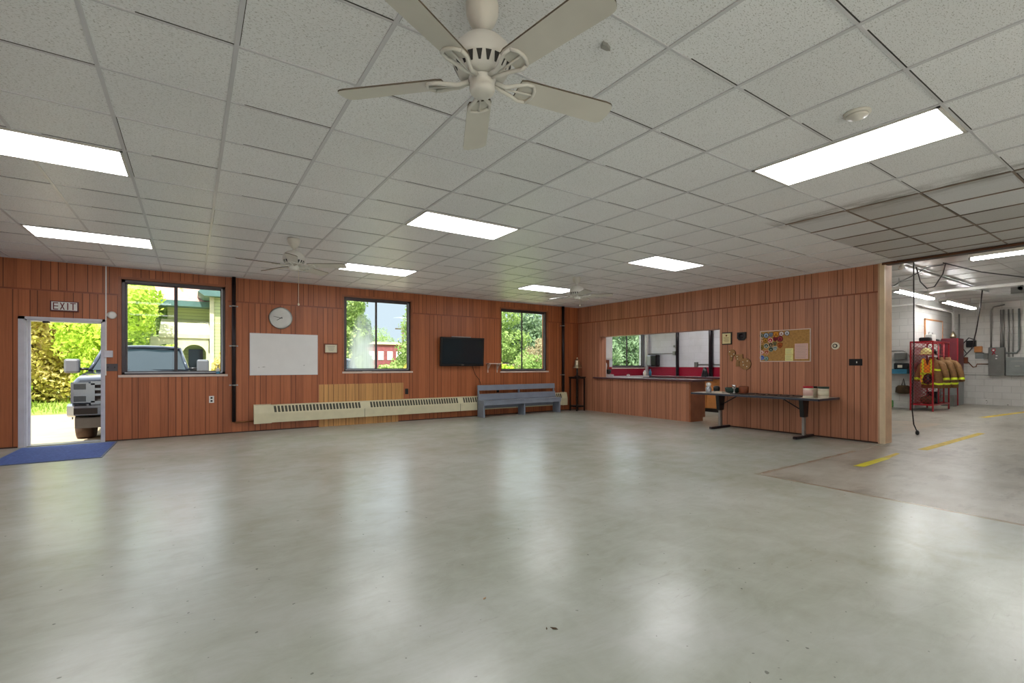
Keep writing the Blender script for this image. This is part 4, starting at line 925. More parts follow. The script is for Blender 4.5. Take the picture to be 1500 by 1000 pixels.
m = MB(); m.lathe([(.0, -.04), (.04, -.02), (.045, 0), (.03, .03), (.02, .06)], (9.36, 2.80, 2.80), 14); tag(m.build('light_bulb', M['white']), 'white bulb at the header beside the post', 'bulb')
m = MB(); [m.box(x, x+.04, 2.57, 2.61, 3.1, ZG+.001) for x in (16.3, 18.4, 20.4)]; m.box(16.2, 20.6, 2.55, 2.63, 3.02, 3.12); m.box(16.2, 16.5, 2.45, 2.75, 2.95, 3.1); tag(m.build('door_track', M['greym']), 'dark overhead door track under the garage ceiling', 'door track')

# electrical wall
xe = XG+.002
r = thing('breaker_panel', (xe, 3.79, .93), 'tall dark grey breaker panel with a ribbon sticker', 'electrical panel')
box1('cabinet', M['greym'], xe-.14, xe, 3.62, 3.98, .92, 1.79, parent=r, r=.008); box1('door', M['greym'], xe-.15, xe-.14, 3.68, 3.93, 1.05, 1.70, parent=r, r=.003)
m = MB(); sy, sz = 3.87, 1.70
m.mat(0).tube([(xe-.153, sy+.02, sz-.13), (xe-.153, sy-.05, sz+.0), (xe-.153, sy-.04, sz+.05), (xe-.153, sy+.01, sz+.05), (xe-.153, sy+.03, sz), (xe-.153, sy-.05, sz-.12)], .012, 6); m.mat(1).box(xe-.153, xe-.15, sy-.03, sy+.02, sz-.02, sz+.03); m.build('ribbon_sticker', [M['redlid'], M['white']], r)
MB().box(xe-.153, xe-.15, 3.77, 3.81, 1.52, 1.55).box(xe-.153, xe-.15, 3.78, 3.82, 1.43, 1.47).build('tag', M['white'], r)
r = thing('disconnect_switch', (xe, 3.40, .93), 'wide light grey switch box right of the breaker panel', 'electrical panel')
box1('cabinet', M['greyl'], xe-.16, xe, 3.02, 3.59, .93, 1.48, parent=r, r=.008); box1('door', M['greyl'], xe-.185, xe-.16, 3.14, 3.52, 1.03, 1.42, parent=r, r=.006)
MB().box(xe-.19, xe-.185, 3.2, 3.48, 1.36, 1.38).box(xe-.20, xe-.185, 3.29, 3.39, 1.20, 1.24).build('latch', M['steel'], r)
CP = [(3.93, .022, 'left'), (3.72, .016, 'second'), (3.66, .024, 'third'), (3.55, .02, 'fourth'), (3.46, .014, 'fifth')]
for k, (y, rr, wh) in enumerate(CP):
    zb = 1.79 if k < 3 else 1.5
    pipe('wall_conduit', [(xe-.05, y, zb), (xe-.05, y, 2.95)]+([(xe-.05, y-.05, 3.05), (xe-.05, y-.3, 3.1)] if k == 0 else []), rr, M['steel'], 'vertical conduit above the electrical panels, %s from the left' % wh, 'conduit')
pipe('wall_conduit', [(xe-.05, 3.62, 1.62), (xe-.05, 3.38, 1.62), (xe-.05, 3.33, 1.72), (xe-.05, 3.33, 2.95)], .024, M['greyl'], 'grey conduit curving out of the breaker panel and up', 'conduit')
pipe('conduit_drop', [(xe-.04, 4.68, 1.85), (xe-.04, 4.68, 2.9)], .02, M['steel'], 'thin grey pipe in the garage corner', 'conduit')
for (y0, y1, z0, z1, mt, nm, lb, ct) in ((4.27, 4.50, 1.82, 2.03, 'black', 'wall_speaker', 'black box on the electrical wall', 'box'), (4.13, 4.31, 1.65, 1.84, 'orange_wood', 'junction_box', 'orange brown box right of the black box', 'box'), (4.47, 4.60, 1.30, 1.50, 'brown', 'wood_block', 'brown wooden block low on the electrical wall', 'block'), (3.99, 4.10, 1.45, 1.61, 'greym', 'junction_box', 'small dark grey box left of the breaker panel', 'box'), (4.10, 4.30, 1.45, 1.64, 'greyl', 'blank_plate', 'light grey plate beside the small dark box', 'plate')):
    m = MB(); m.bbox(xe-(.1 if mt != 'greyl' else .03), xe, y0, y1, z0, z1, r=.006); tag(m.build(nm, M[mt]), lb, ct)
pipe('power_cable', [(16.5, 3.3, 3.12), (17.5, 3.55, 2.7), (18.6, 3.85, 2.2), (19.6, 4.15, 1.75), (20.4, 4.5, 1.52), (20.68, 4.66, 1.5), (20.68, 4.6, 1.7), (20.68, 4.58, 1.95), (20.68, 4.45, 2.12), (20.68, 4.3, 2.05)], .014, M['pipe'], 'dark cable swooping from the ceiling to the electrical wall', 'cable')
pipe('power_cable', [(20.68, 4.62, 2.05), (20.68, 4.60, 1.8), (20.68, 4.50, 1.62), (20.68, 4.42, 1.72), (20.68, 4.35, 1.85)], .012, M['pipe'], 'short looped cable beside the black box', 'cable')
pipe('power_cable', [(20.68, 4.47, 1.35), (20.68, 4.35, 1.18), (20.68, 4.28, 1.2), (20.68, 4.26, 1.28), (20.68, 4.0, 1.28)], .014, M['copper'], 'brown cable running from the wooden block to the panel', 'cable')
m = MB(); m.box(xe-.012, xe, 3.0, 4.62, .925, .94); tag(m.build('chair_rail', M['greym']), 'thin grey rail along the electrical wall below the panels', 'rail')
m = MB(); m.lathe([(.03, 0), (.02, .03), (.02, .12), (.05, .14), (.055, .2), (0, .2)], (xe-.07, 3.14, .62), 12); m.box(xe-.1, xe-.03, 3.0, 3.2, .82, .86); tag(m.build('yellow_valve', M['yellow']), 'yellow handled valve low at the right edge', 'valve')

# tall locker beside the rack
r = thing('tall_locker', (19.75, 4.6, 0), 'tall maroon locker with a grey lower half beside the gear rack', 'locker')
box1('upper_half', M['maroon'], 19.35, 20.0, 4.42, 4.80, .72, 2.07, parent=r, r=.006); box1('lower_half', M['greyl'], 19.35, 20.0, 4.42, 4.80, .02, .72, parent=r, r=.006); box1('edge_trim', M['red'], 19.34, 19.36, 4.40, 4.43, .02, 2.07, parent=r)
box1('plinth', M['greym'], 19.0, 19.345, 4.42, 4.72, .005, .34, parent=r)
m = MB(); m.lathe([(.07, 0), (.08, .08), (.06, .14), (.03, .2), (.0, .24)], (19.7, 4.6, 2.07), 16); tag(m.build('brass_lantern', M['bell']), 'small brass lantern on top of the tall locker', 'lantern')

# gear rack
RX0, RX1, RY0, RY1, RZ0, RZ1 = 16.5, 17.85, 4.26, 4.74, .17, 1.88
r = thing('gear_rack', (17.2, 4.5, 0), 'red wire gear rack holding firefighter coats', 'rack')
for (x, y) in ((RX0, RY0), (RX0, RY1), (RX1, RY0), (RX1, RY1)):
    MB().box(x-.016, x+.016, y-.016, y+.016, .0, RZ1).build('post', M['red'], r)
for x in (RX0+.45, RX0+.9): MB().tube([(x, RY0-.0, RZ0), (x, RY0-.0, RZ1)], .018, 8).build('divider_bar', M['red'], r)
for z in (RZ0, RZ1):
    m = MB(); m.box(RX0, RX1, RY0-.018, RY0+.018, z-.02, z+.02).box(RX0, RX1, RY1-.018, RY1+.018, z-.02, z+.02).box(RX0-.018, RX0+.018, RY0, RY1, z-.02, z+.02).box(RX1-.018, RX1+.018, RY0, RY1, z-.02, z+.02)
    m.build('rail', M['red'], r)
def mesh_panel(a0, a1, z0, z1, fn, step=.09, w=.0035):
    m = MB(); d = z1-z0; L = a1-a0; k = -d
    while k < L:
        for s_ in (1, -1):
            t0 = max(0, -k); t1 = min(d, L-k)
            if t1 > t0:
                p = [(k+t0, t0), (k+t1, t1)]
                if s_ < 0: p = [(L-u, v) for u, v in p]
                m.tube([fn(a0+p[0][0], z0+p[0][1]), fn(a0+p[1][0], z0+p[1][1])], w, 4, False)
        k += step
    return m
mesh_panel(RY0, RY1, RZ0, RZ1, lambda a, z: (RX0, a, z)).build('mesh_side', M['red'], r)
mesh_panel(RX0, RX1, RZ0, RZ1, lambda a, z: (a, RY1, z), .1).build('mesh_back', M['red'], r)
mesh_panel(RY0, RY1, RZ0, RZ1, lambda a, z: (RX0+.9, a, z), .1).build('mesh_divider', M['red'], r)
MB().box(RX0, RX1, RY0, RY1, RZ0-.012, RZ0-.004).box(RX0, RX1, RY0, RY1, 1.52, 1.528).build('shelf', M['red'], r)
for k, lb in enumerate(('tan firefighter coat with lime stripes, behind the rack mesh at left', 'tan firefighter coat with lime stripes in the middle of the rack', 'tan firefighter coat with a sleeve sticking out at the right of the rack')):
    x = 16.83+k*.42; y = 4.36-k*.055
    cr = thing('turnout_coat', (x, y, .62), lb, 'coat', 'firefighter coats on the rack')
    def ring(w, d, z, n=14): return [(x+d*math.sin(2*PI*q/n)*(1+.12*math.sin(3*q)), y+w*math.cos(2*PI*q/n), z+.012*math.sin(2*q)) for q in range(n)]
    MB().loft([ring(.24, .10, .62), ring(.235, .105, .75), ring(.22, .10, .95), ring(.215, .095, 1.15), ring(.205, .085, 1.30), ring(.17, .07, 1.36), ring(.08, .055, 1.39), ring(.075, .06, 1.46)]).build('body', M['tan'], cr)
    for s_ in (-1, 1):
        MB().tube([(x-.01, y+s_*.15, 1.34), (x-.02, y+s_*.22, 1.24), (x-.04, y+s_*.29, 1.02), (x-.07, y+s_*.32, .80)], [.055, .075, .07, .065], 10).build('sleeve', M['tan'], cr)
        p0, p1 = Vector((x-.056, y+s_*.307, .90)), Vector((x-.064, y+s_*.315, .84)); MB().tube([p0, p1], [.071, .07], 10, False).build('cuff_band', M['lime'], cr)
    for z in (.74, 1.12):
        w = .236 if z < 1 else .217
        MB().loft([ring(w+.006, .112 if z < 1 else .103, z-.025), ring(w+.006, .112 if z < 1 else .103, z+.025)], cap=False).build('reflective_band', M['lime'], cr)
r2 = thing('safety_vest', (16.66, 4.40, .78), 'orange and lime safety vest hanging at the front of the rack', 'vest')
MB().prism([(4.29, .80), (4.56, .78), (4.57, 1.2), (4.53, 1.42), (4.47, 1.44), (4.43, 1.25), (4.40, 1.25), (4.36, 1.44), (4.30, 1.40), (4.28, 1.2)], 16.63, 16.68, 'x').build('cloth', M['orange'], r2)
MB().box(16.622, 16.63, 4.31, 4.35, .8, 1.4).box(16.622, 16.63, 4.49, 4.53, .8, 1.4).box(16.622, 16.63, 4.29, 4.56, .98, 1.04).build('stripe', M['lime'], r2)
m = MB(); m.lathe([(.02, 0), (.09, .04), (.11, .14), (.08, .25), (.03, .3), (0, .31)], (16.62, 4.40, .72), 14); tag(m.build('breathing_mask', M['black']), 'black breathing mask hanging on the coats', 'mask')
hr = thing('fire_helmet', (16.8, 4.48, 1.535), 'pale yellow fire helmet on the rack shelf', 'helmet')
MB().lathe([(.17, 0), (.175, .012), (.12, .03)], (16.8, 4.48, 1.54), 20).build('brim', M['yel_note'], hr); MB().lathe([(.125, .02), (.12, .09), (.09, .15), (.04, .18), (0, .185)], (16.8, 4.48, 1.54), 20).build('shell', M['yel_note'], hr)
hr = thing('fire_helmet', (17.2, 4.48, 1.535), 'black fire helmet on the rack shelf behind the yellow one', 'helmet')
MB().lathe([(.17, 0), (.175, .012), (.12, .03)], (17.2, 4.48, 1.54), 20).build('brim', M['black'], hr); MB().lathe([(.125, .02), (.12, .09), (.09, .15), (.04, .18), (0, .185)], (17.2, 4.48, 1.54), 20).build('shell', M['black'], hr)
m = MB(); m.tube([(16.7, 4.5, .28), (16.75, 4.5, .29), (17.2, 4.48, .27), (17.25, 4.48, .26)], [.03, .11, .11, .03], 12); tag(m.build('duffel_bag', M['olive']), 'brown duffel bag in the bottom of the gear rack', 'bag')
m = MB(); m.bbox(17.3, 17.5, 4.36, 4.6, RZ0, .5, r=.03); tag(m.build('rubber_boot', M['black']), 'black rubber boots in the bottom right of the rack', 'boots')
rr_ = thing('radio_set', (17.0, 4.5, RZ1+.02), 'white radio unit on top of the gear rack', 'radio')
box1('body', M['white'], 16.95, 17.3, 4.4, 4.55, RZ1+.021, RZ1+.22, parent=rr_, r=.01); MB().tube([(16.97, 4.47, RZ1+.2), (16.97, 4.47, RZ1+.28), (17.28, 4.47, RZ1+.28), (17.28, 4.47, RZ1+.2)], .008, 6).build('handle', M['steel'], rr_)
m = MB(); m.bbox(16.7, 16.92, 4.38, 4.62, RZ1+.021, RZ1+.13, r=.03); tag(m.build('black_case', M['black']), 'black case on top of the rack left of the radio', 'case')
m = MB(); m.bbox(17.4, 17.6, 4.4, 4.6, RZ1+.021, RZ1+.10, r=.02); tag(m.build('black_case', M['black']), 'black case on top of the rack right of the radio', 'case')
r = thing('framed_board', (18.9, YG, 1.97), 'wood framed whiteboard on the wall above the gear rack', 'board')
fx0, fx1, fz0, fz1 = 18.0, 19.62, 1.95, 2.63
box1('surface', M['board'], fx0+.03, fx1-.03, YG-.02, YG-.002, fz0+.03, fz1-.03, parent=r)
MB().box(fx0, fx1, YG-.03, YG, fz1-.04, fz1).box(fx0, fx1, YG-.03, YG, fz0, fz0+.04).box(fx0, fx0+.04, YG-.03, YG, fz0, fz1).box(fx1-.04, fx1, YG-.03, YG, fz0, fz1).build('frame', M['orange_wood'], r)
# left wall of the alcove
m = MB(); m.bbox(XJ-.16, XJ, 5.02, 5.28, 1.40, 1.60, r=.01); tag(m.build('junction_box', M['greym']), 'grey box on the wall left of the gear rack', 'box')
pipe('box_conduit', [(XJ-.05, 5.55, 1.66), (XJ-.05, 5.1, 1.66), (XJ-.05, 5.0, 1.6), (XJ-.05, 4.93, 1.45)], .015, M['steel'], 'grey conduit above the box left of the rack', 'conduit')
m = MB(); m.box(XJ-.35, XJ, 4.92, 6.0, 1.0, 1.13); tag(m.build('wall_ledge', M['teal']), 'teal shelf on the wall left of the gear rack', 'shelf')
r = thing('black_tool', (XJ-.17, 5.1, 1.135), 'black power tool with a tan label on the teal shelf', 'tool')
MB().bbox(XJ-.28, XJ-.08, 4.94, 5.26, 1.132, 1.31, r=.03).build('body', M['black'], r); MB().box(XJ-.285, XJ-.28, 5.05, 5.16, 1.17, 1.25).build('label_plate', M['ivory'], r)
r = thing('tool_bag', (XJ-.1, 5.08, .44), 'brown canvas bag hanging on the wall left of the rack', 'bag')
MB().loft([[(XJ-.10+.09*sn*math.sin(2*PI*q/12), 5.08+w*math.cos(2*PI*q/12), z) for q in range(12)] for z, w, sn in ((.42, .12, .6), (.45, .19, 1), (.60, .18, 1), (.66, .12, .7))]).build('body', M['olive'], r); MB().tube([(XJ-.1, 5.12, .65), (XJ-.04, 5.09, .86), (XJ-.1, 5.04, .65)], .012, 6).build('strap', M['blackm'], r)
m = MB(); m.bbox(XJ-.25, XJ-.05, 5.32, 5.55, .0, .22, r=.03); tag(m.build('green_can', M['green']), 'green can on the floor at the foot of the garage wall', 'can')
pipe('green_pole', [(XJ-.3, 5.45, 0.01), (XJ-.05, 5.42, 1.3)], .02, M['green'], 'green pole leaning on the wall behind the post', 'pole')

# ------------------------------------------------------------------ outdoors
GZ = -.20
m = MB(); ys = [YA+.24, 12.0, 19.0]; zs = [-.04, GZ, GZ]
for a in range(2): m.add([(-14, ys[a], zs[a]), (9.0, ys[a], zs[a]), (9.0, ys[a+1], zs[a+1]), (-14, ys[a+1], zs[a+1])], [(0, 1, 2, 3)])
m.add([(-14, YA+.24, -.04), (-14, YA+.24, -1), (9, YA+.24, -1), (9, YA+.24, -.04)], [(0, 1, 2, 3)])
m.add([(-30, -30, -.06), (40, -30, -.06), (40, YS-.2, -.06), (-30, YS-.2, -.06)], [(0, 1, 2, 3)])  # apron behind, out of view, added to bounce sunlight inside
tag(m.build('ground_driveway', M['concrete']), 'sunlit concrete driveway outside the exit door', 'driveway', kind='structure')
m = MB(); m.add([(-60, 18.95, GZ-.01), (90, 18.95, GZ-.01), (90, 110, GZ+.1), (-60, 110, GZ+.1)], [(0, 1, 2, 3)]); m.add([(8.9, YA+.24, GZ-.02), (60, YA+.24, GZ-.02), (60, 19, GZ-.02), (8.9, 19, GZ-.02)], [(0, 1, 2, 3)])
tag(m.build('ground_lawn', M['grass']), 'green lawn beyond the driveway', 'lawn', kind='structure')

def leaves(mb, blobs, n, size, rs):
    """scatter real leaf faces through ellipsoid clumps"""
    tot = sum(b[3]*b[4]*b[5] for b in blobs)**1.0
    for (cx, cy, cz, rx, ry, rz) in blobs:
        k = max(30, int(n*rx*ry*rz/tot))
        d = rs.normal(size=(k, 3)); d /= np.linalg.norm(d, axis=1)[:, None]
        rad = rs.uniform(.55, 1.0, k)**.6*(1+.18*np.sin(d[:, 0]*7+cx)*np.sin(d[:, 2]*6+cz))
        c = np.array([cx, cy, cz])+d*rad[:, None]*np.array([rx, ry, rz])
        nrm = d+rs.normal(scale=.6, size=(k, 3)); nrm /= np.linalg.norm(nrm, axis=1)[:, None]
        t1 = np.cross(nrm, rs.normal(size=(k, 3))); t1 /= np.linalg.norm(t1, axis=1)[:, None]; t2 = np.cross(nrm, t1)
        s_ = size*rs.uniform(.6, 1.3, k)[:, None]
        q = np.stack([c-t1*s_, c+t2*s_*.5+nrm*s_*.1, c+t1*s_, c-t2*s_*.5+nrm*s_*.1], 1).reshape(-1, 3)
        b = len(mb.v); mb.v += [tuple(p) for p in q]
        mb.f += [(b+4*i, b+4*i+1, b+4*i+2, b+4*i+3) for i in range(k)]; mb.mi += [0]*k; mb.sm += [False]*k
    return mb
LM = {'lime': leaf_mat('leaf_lime', [(.3, '#7c9a34'), (.5, '#b4d04c'), (.7, '#dfe97a')]),
      'yellow': leaf_mat('leaf_yellow', [(.28, '#9a9440'), (.45, '#c4ba5c'), (.55, '#d8cc7c'), (.7, '#e8d6a4')]),
      'green': leaf_mat('leaf_green', [(.3, '#5a7640'), (.5, '#93ad62'), (.7, '#c3d190')]),
      'deep': leaf_mat('leaf_deep', [(.3, '#4d654a'), (.5, '#7f9873'), (.7, '#aebfa0')]),
      'straw': leaf_mat('leaf_straw', [(.3, '#8a7c5c'), (.55, '#b7a987'), (.8, '#d8cfb6')])}
def plant(name, x, y, h, w, kind, label, cat, n=5000, size=.14, nb=9, seed=0, trunk=True, low=.25, grp=None, z0=GZ, depth=None):
    rs = np.random.RandomState(seed+17); r = thing(name, (x, y, z0), label, cat, grp); depth = depth or w
    bl = []
    for k in range(nb):
        t_ = (k+.5)/nb; zz = z0+h*(low+(1-low)*t_*.86); ww = w*(.55+.45*math.sin(PI*min(1, .15+t_*.8)))
        a = rs.uniform(0, 2*PI); q = rs.uniform(.1, .55)
        bl.append((x+ww*q*math.cos(a), y+depth*q*math.sin(a), zz, ww*rs.uniform(.45, .7), depth*rs.uniform(.45, .7), h*rs.uniform(.13, .22)))
    leaves(MB(), bl, n, size, rs).build('foliage', LM[kind], r)
    if trunk:
        m = MB(); m.tube([(x, y, z0-.05), (x+.05, y, z0+h*.4), (x-.05, y+.05, z0+h*.8)], [w*.07+.04, w*.05+.03, .03], 8)
        for k in range(5):
            b = bl[k*nb//5 % nb]; m.tube([(x+.03, y, z0+h*(.2+.1*k)), (b[0], b[1], b[2])], [.05, .02], 6)
        m.build('trunk', M['bark'], r)
    return r
# hedge row seen through the door and the left window
hz = [(-9.6, 27, 5.6, 2.6, 'yellow', 'yellow green bush at the left edge of the doorway view'), (-6.9, 26.4, 5.4, 2.2, 'lime', 'lime green bush seen through the doorway left of the truck'), (-5.0, 25.6, 5.4, 2.1, 'yellow', 'tall yellowish bush above the truck mirror in the doorway'), (-3.4, 27, 5.6, 2.4, 'yellow', 'large straw green bush beyond the truck hood'),
      (-2.0, 21.5, 4.5, 1.7, 'lime', 'bright lime tree filling the left pane of the exit side window'), (-.9, 26, 5.6, 2.4, 'green', 'tall green tree behind the bright lime tree'), (-3.6, 31, 6.6, 3.2, 'deep', 'dark green tree top behind the lime tree')]
for k, (x, y, h, w, kd, lb) in enumerate(hz): plant('tree' if h > 5 else 'bush', x, y, h, w, kd, lb, 'tree', 15000, .095, 16, k, low=.06 if kd != 'deep' else .3)
plant('bush', -5.4, 22.6, 1.3, .8, 'lime', 'small round green bush on the lawn beyond the driveway', 'bush', 1500, .09, 5, 40, False, .1)
plant('bush', -.72, 19.2, 2.2, .75, 'lime', 'leafy branch clump before the house porch', 'bush', 1800, .1, 6, 41, True, .25)
plant('bush', .72, 17.6, 2.05, .62, 'yellow', 'yellow green shrub at the right corner of the exit side window', 'bush', 1500, .09, 6, 42, True, .1)
# trees seen through the middle window
mz = [(6.3, 24, 5.6, 1.8, 'green', 'tall tree at the left edge of the middle window'), (8.3, 29, 5.0, 1.3, 'deep', 'bluish tree behind the fogged pane of the middle window'), (11.4, 27, 5.8, 2.0, 'green', 'tall tree at the right side of the middle window'), (25.0, 78, 7.5, 4.0, 'green', 'distant tree left of the red brick building'),
      (6.7, 19.5, 1.5, 1.1, 'green', 'weedy shrub low behind the fogged pane'), (8.1, 20, 1.7, .8, 'yellow', 'yellow green weeds low at the right of the middle window'), (7.3, 20.5, 1.55, .8, 'green', 'weeds before the red brick building')]
for k, (x, y, h, w, kd, lb) in enumerate(mz): plant('tree' if h > 3 else 'shrub', x, y, h, w, kd, lb, 'tree' if h > 3 else 'shrub', 10000 if h > 3 else 3500, .10 if h > 3 else .07, 11, 60+k, h > 3, .12)
# right window
rz_ = [(13.0, 21, 4.8, 2.0, 'green', 'large tree in the left pane of the right window'), (15.4, 22, 5.0, 2.3, 'deep', 'large darker tree in the right pane of the right window'), (14.1, 24.5, 5.4, 2.2, 'green', 'tall tree behind the two trees of the right window'), (12.6, 17.5, 2.1, .9, 'green', 'shrub low in the left pane of the right window'), (13.3, 18.2, 2.4, .7, 'straw', 'straw coloured weeds in the right window'), (14.2, 18.2, 3.0, 1.0, 'straw', 'beige dry weeds in the right pane of the right window'), (11.8, 18.0, 1.6, .8, 'lime', 'light green weeds at the left of the right window')]
for k, (x, y, h, w, kd, lb) in enumerate(rz_): plant('tree' if h > 4 else 'shrub', x, y, h, w, kd, lb, 'tree' if h > 4 else 'shrub', 12000 if h > 4 else 3500, .10 if h > 4 else .07, 12, 80+k, h > 4, .08)
# kitchen window
for k, (x, y, h, w, kd, lb) in enumerate([(18.6, 20.5, 4.8, 2.0, 'deep', 'grey green tree in the left pane of the kitchen window'), (22.5, 20.5, 4.9, 2.2, 'deep', 'tree in the right pane of the kitchen window'), (24, 27, 5.8, 3.2, 'green', 'tree far behind in the kitchen window')]): plant('tree', x, y, h, w, kd, lb, 'tree', 10000, .11, 13, 100+k, True, .15)
for (x, y, s_, lb) in ((16.4, 16.9, .28, 'pale stone on the lawn at the left of the kitchen window'), (16.9, 17.1, .32, 'second pale stone on the lawn in the kitchen window'), (18.2, 17.2, .55, 'tall pointed pale stone on the lawn in the kitchen window')):
    m = MB(); m.loft([[(x+s_*w*math.cos(2*PI*q/9)*(1+.15*math.sin(q*3)), y+s_*w*math.sin(2*PI*q/9), GZ+s_*z) for q in range(9)] for z, w in ((0, .7), (.5, .75), (1.2, .5), (2.0, .15))]); tag(m.build('garden_stone', M['stone']), lb, 'stone')
# weeds along the far driveway edge, uncountable
rs = np.random.RandomState(5); m = MB(); n = 7000
x = rs.uniform(-9, 17, n); y = rs.uniform(19.2, 26, n); hh = rs.uniform(.05, .22, n)
for i in range(n):
    a = rs.uniform(0, 2*PI); dx, dy = .02*math.cos(a), .02*math.sin(a); b = len(m.v)
    m.v += [(x[i]-dx, y[i]-dy, GZ), (x[i]+dx, y[i]+dy, GZ), (x[i]+dy*2, y[i]-dx*2, GZ+hh[i])]; m.f.append((b, b+1, b+2)); m.mi.append(0); m.sm.append(False)
tag(m.build('grass_blades', M['grassl']), 'loose grass blades on the lawn beyond the driveway', 'grass', kind='stuff')

# the green house right of the bushes
r = thing('house', (2.2, 24, GZ), 'green sided house with an arched porch seen through the exit side window', 'house')
MB().box(.62, 4.6, 21.6, 28, GZ, 4.05).build('wall', M['siding'], r)
MB().box(-.8, .62, 23.6, 28, GZ, 3.85).build('wall', M['siding'], r)
box1('corner_board', M['cream'], .58, .72, 21.55, 21.7, GZ, 4.0, parent=r)
MB().prism([(.2, 4.0), (2.6, 6.4), (5.0, 4.0), (4.8, 3.85), (.4, 3.85)], 21.2, 28.4, 'y').build('eave', M['eave'], r)
MB().add([(-1.4, 22.9, 3.80), (.65, 22.9, 3.80), (.65, 25.8, 5.6), (-1.4, 25.8, 5.6), (-1.4, 25.8, 3.8), (.65, 25.8, 3.8)], [(0, 1, 2, 3), (0, 3, 4), (1, 5, 2), (0, 4, 5, 1), (2, 5, 4, 3)]).build('roof', M['roofp'], r)
MB().box(-1.4, .66, 22.85, 23.7, 3.58, 3.80).build('eave', M['eave'], r)
MB().prism([(21.8, 2.42), (23.6, 3.1), (23.6, 2.95), (21.8, 2.27)], -1.0, .6, 'x').build('porch_roof', M['cream'], r)
m = MB()
def arch(x0, x1, z0, z1, zt, y0, y1):
    pts = [(x0, z1)]; n = 10; cx = (x0+x1)/2; rx = (x1-x0)/2-.06
    top = [(cx-rx*math.cos(PI*k/n), z0+(z1-z0-.12)*math.sin(PI*k/n)**.8) for k in range(n+1)]
    m.prism([(x0, zt), (x0, z0), (x0+.06, z0)]+top[1:-1]+[(x1-.06, z0), (x1, z0), (x1, zt)], y0, y1, 'y')
arch(-.36, .55, 1.55, 2.15, 2.3, 21.85, 21.95); arch(-1.25, -.36, 1.55, 2.15, 2.3, 21.85, 21.95); m.build('porch_arch', M['cream'], r)
m = MB(); [m.box(x-.06, x+.06, 21.82, 21.98, GZ, 1.7) for x in (-1.25, -.36, .53)]; m.build('porch_post', M['cream'], r)
MB().box(-1.2, .6, 21.8, 23.6, GZ, .25).build('porch_floor', M['cream'], r)
MB().box(-.1, .4, 23.57, 23.6, .9, 1.9).build('window', M['cglass'], r)
# the brick building far away
r = thing('brick_building', (21, 62, GZ), 'distant red brick building with a flat roof seen through the middle window', 'building')
MB().box(14, 25, 60, 72, GZ, 3.9).build('wall', M['brick'], r); MB().box(13.8, 25.2, 59.8, 72.2, 3.9, 4.2).build('roof', M['cream'], r)
for k in range(5): MB().box(18.6+k*1.2, 19.3+k*1.2, 59.93, 60, 1.9, 3.0).build('window', M['white'], r)
m = MB(); m.tube([(21.6, 56, GZ), (21.6, 56, 6.2)], .12, 8); m.box(20.6, 22.6, 55.95, 56.05, 5.6, 5.75); tag(m.build('utility_pole', M['bark']), 'utility pole before the red brick building', 'pole')

# pickup truck facing the building
k_ = .94; TX, TY = -.93, 11.75
r = thing('pickup_truck', (TX, TY+2.5, GZ), 'dark pickup truck parked facing the exit door', 'pickup truck')
def tp(x, y, z): return (TX+x*k_, TY+y*k_, GZ+z*k_)
def ring(y, hw, z0, z1, b=.12, top=None):
    tw = top if top else hw
    return [tp(*p) for p in ((-hw, y, z0), (-hw, y, (z0+z1)/2), (-hw*1.0, y, z1-b), (-tw+b*.8, y, z1), (0, y, z1+.03), (tw-b*.8, y, z1), (hw, y, z1-b), (hw, y, (z0+z1)/2), (hw, y, z0))]
MB().loft([ring(.12, .94, .62, 1.24), ring(.25, 1.0, .55, 1.29), ring(1.0, 1.015, .55, 1.36), ring(1.75, 1.015, .55, 1.42)]).build('hood', M['paint'], r)
MB().loft([ring(1.75, 1.015, .55, 1.42), ring(2.2, 1.015, .5, 1.43), ring(4.3, 1.015, .5, 1.42), ring(6.2, 1.0, .5, 1.40)]).build('body', M['paint'], r)
def cab(y, hw, z0, z1, tw): return [tp(*p) for p in ((-hw, y, z0), (-tw, y, z1-.06), (-tw+.1, y, z1), (0, y, z1+.03), (tw-.1, y, z1), (tw, y, z1-.06), (hw, y, z0))]
MB().loft([cab(2.42, .93, 1.42, 1.96, .76), cab(2.7, .95, 1.42, 2.02, .78), cab(4.1, .95, 1.42, 2.02, .78), cab(4.4, .94, 1.42, 1.9, .76)]).build('cab', M['paint'], r)
MB().add([tp(-.90, 1.72, 1.43), tp(.90, 1.72, 1.43), tp(.74, 2.40, 1.93), tp(-.74, 2.40, 1.93), tp(0, 1.66, 1.44), tp(0, 2.36, 1.95)], [(0, 4, 5, 3), (4, 1, 2, 5)]).build('windshield', M['cglass'], r)
for s_ in (-1, 1):
    MB().add([tp(s_*.90, 1.72, 1.43), tp(s_*.74, 2.40, 1.93), tp(s_*.77, 2.45, 1.93), tp(s_*.95, 2.42, 1.43)], [(0, 1, 2, 3)]).build('side_glass', M['cglass'], r)
    MB().tube([tp(s_*.91, 1.70, 1.42), tp(s_*.75, 2.40, 1.95)], .035, 6).build('windshield_pillar', M['paint'], r)
MB().tube([tp(-.76, 2.40, 1.95), tp(-.4, 2.35, 1.98), tp(.4, 2.35, 1.98), tp(.76, 2.40, 1.95)], .035, 6).build('roof_edge', M['paint'], r)
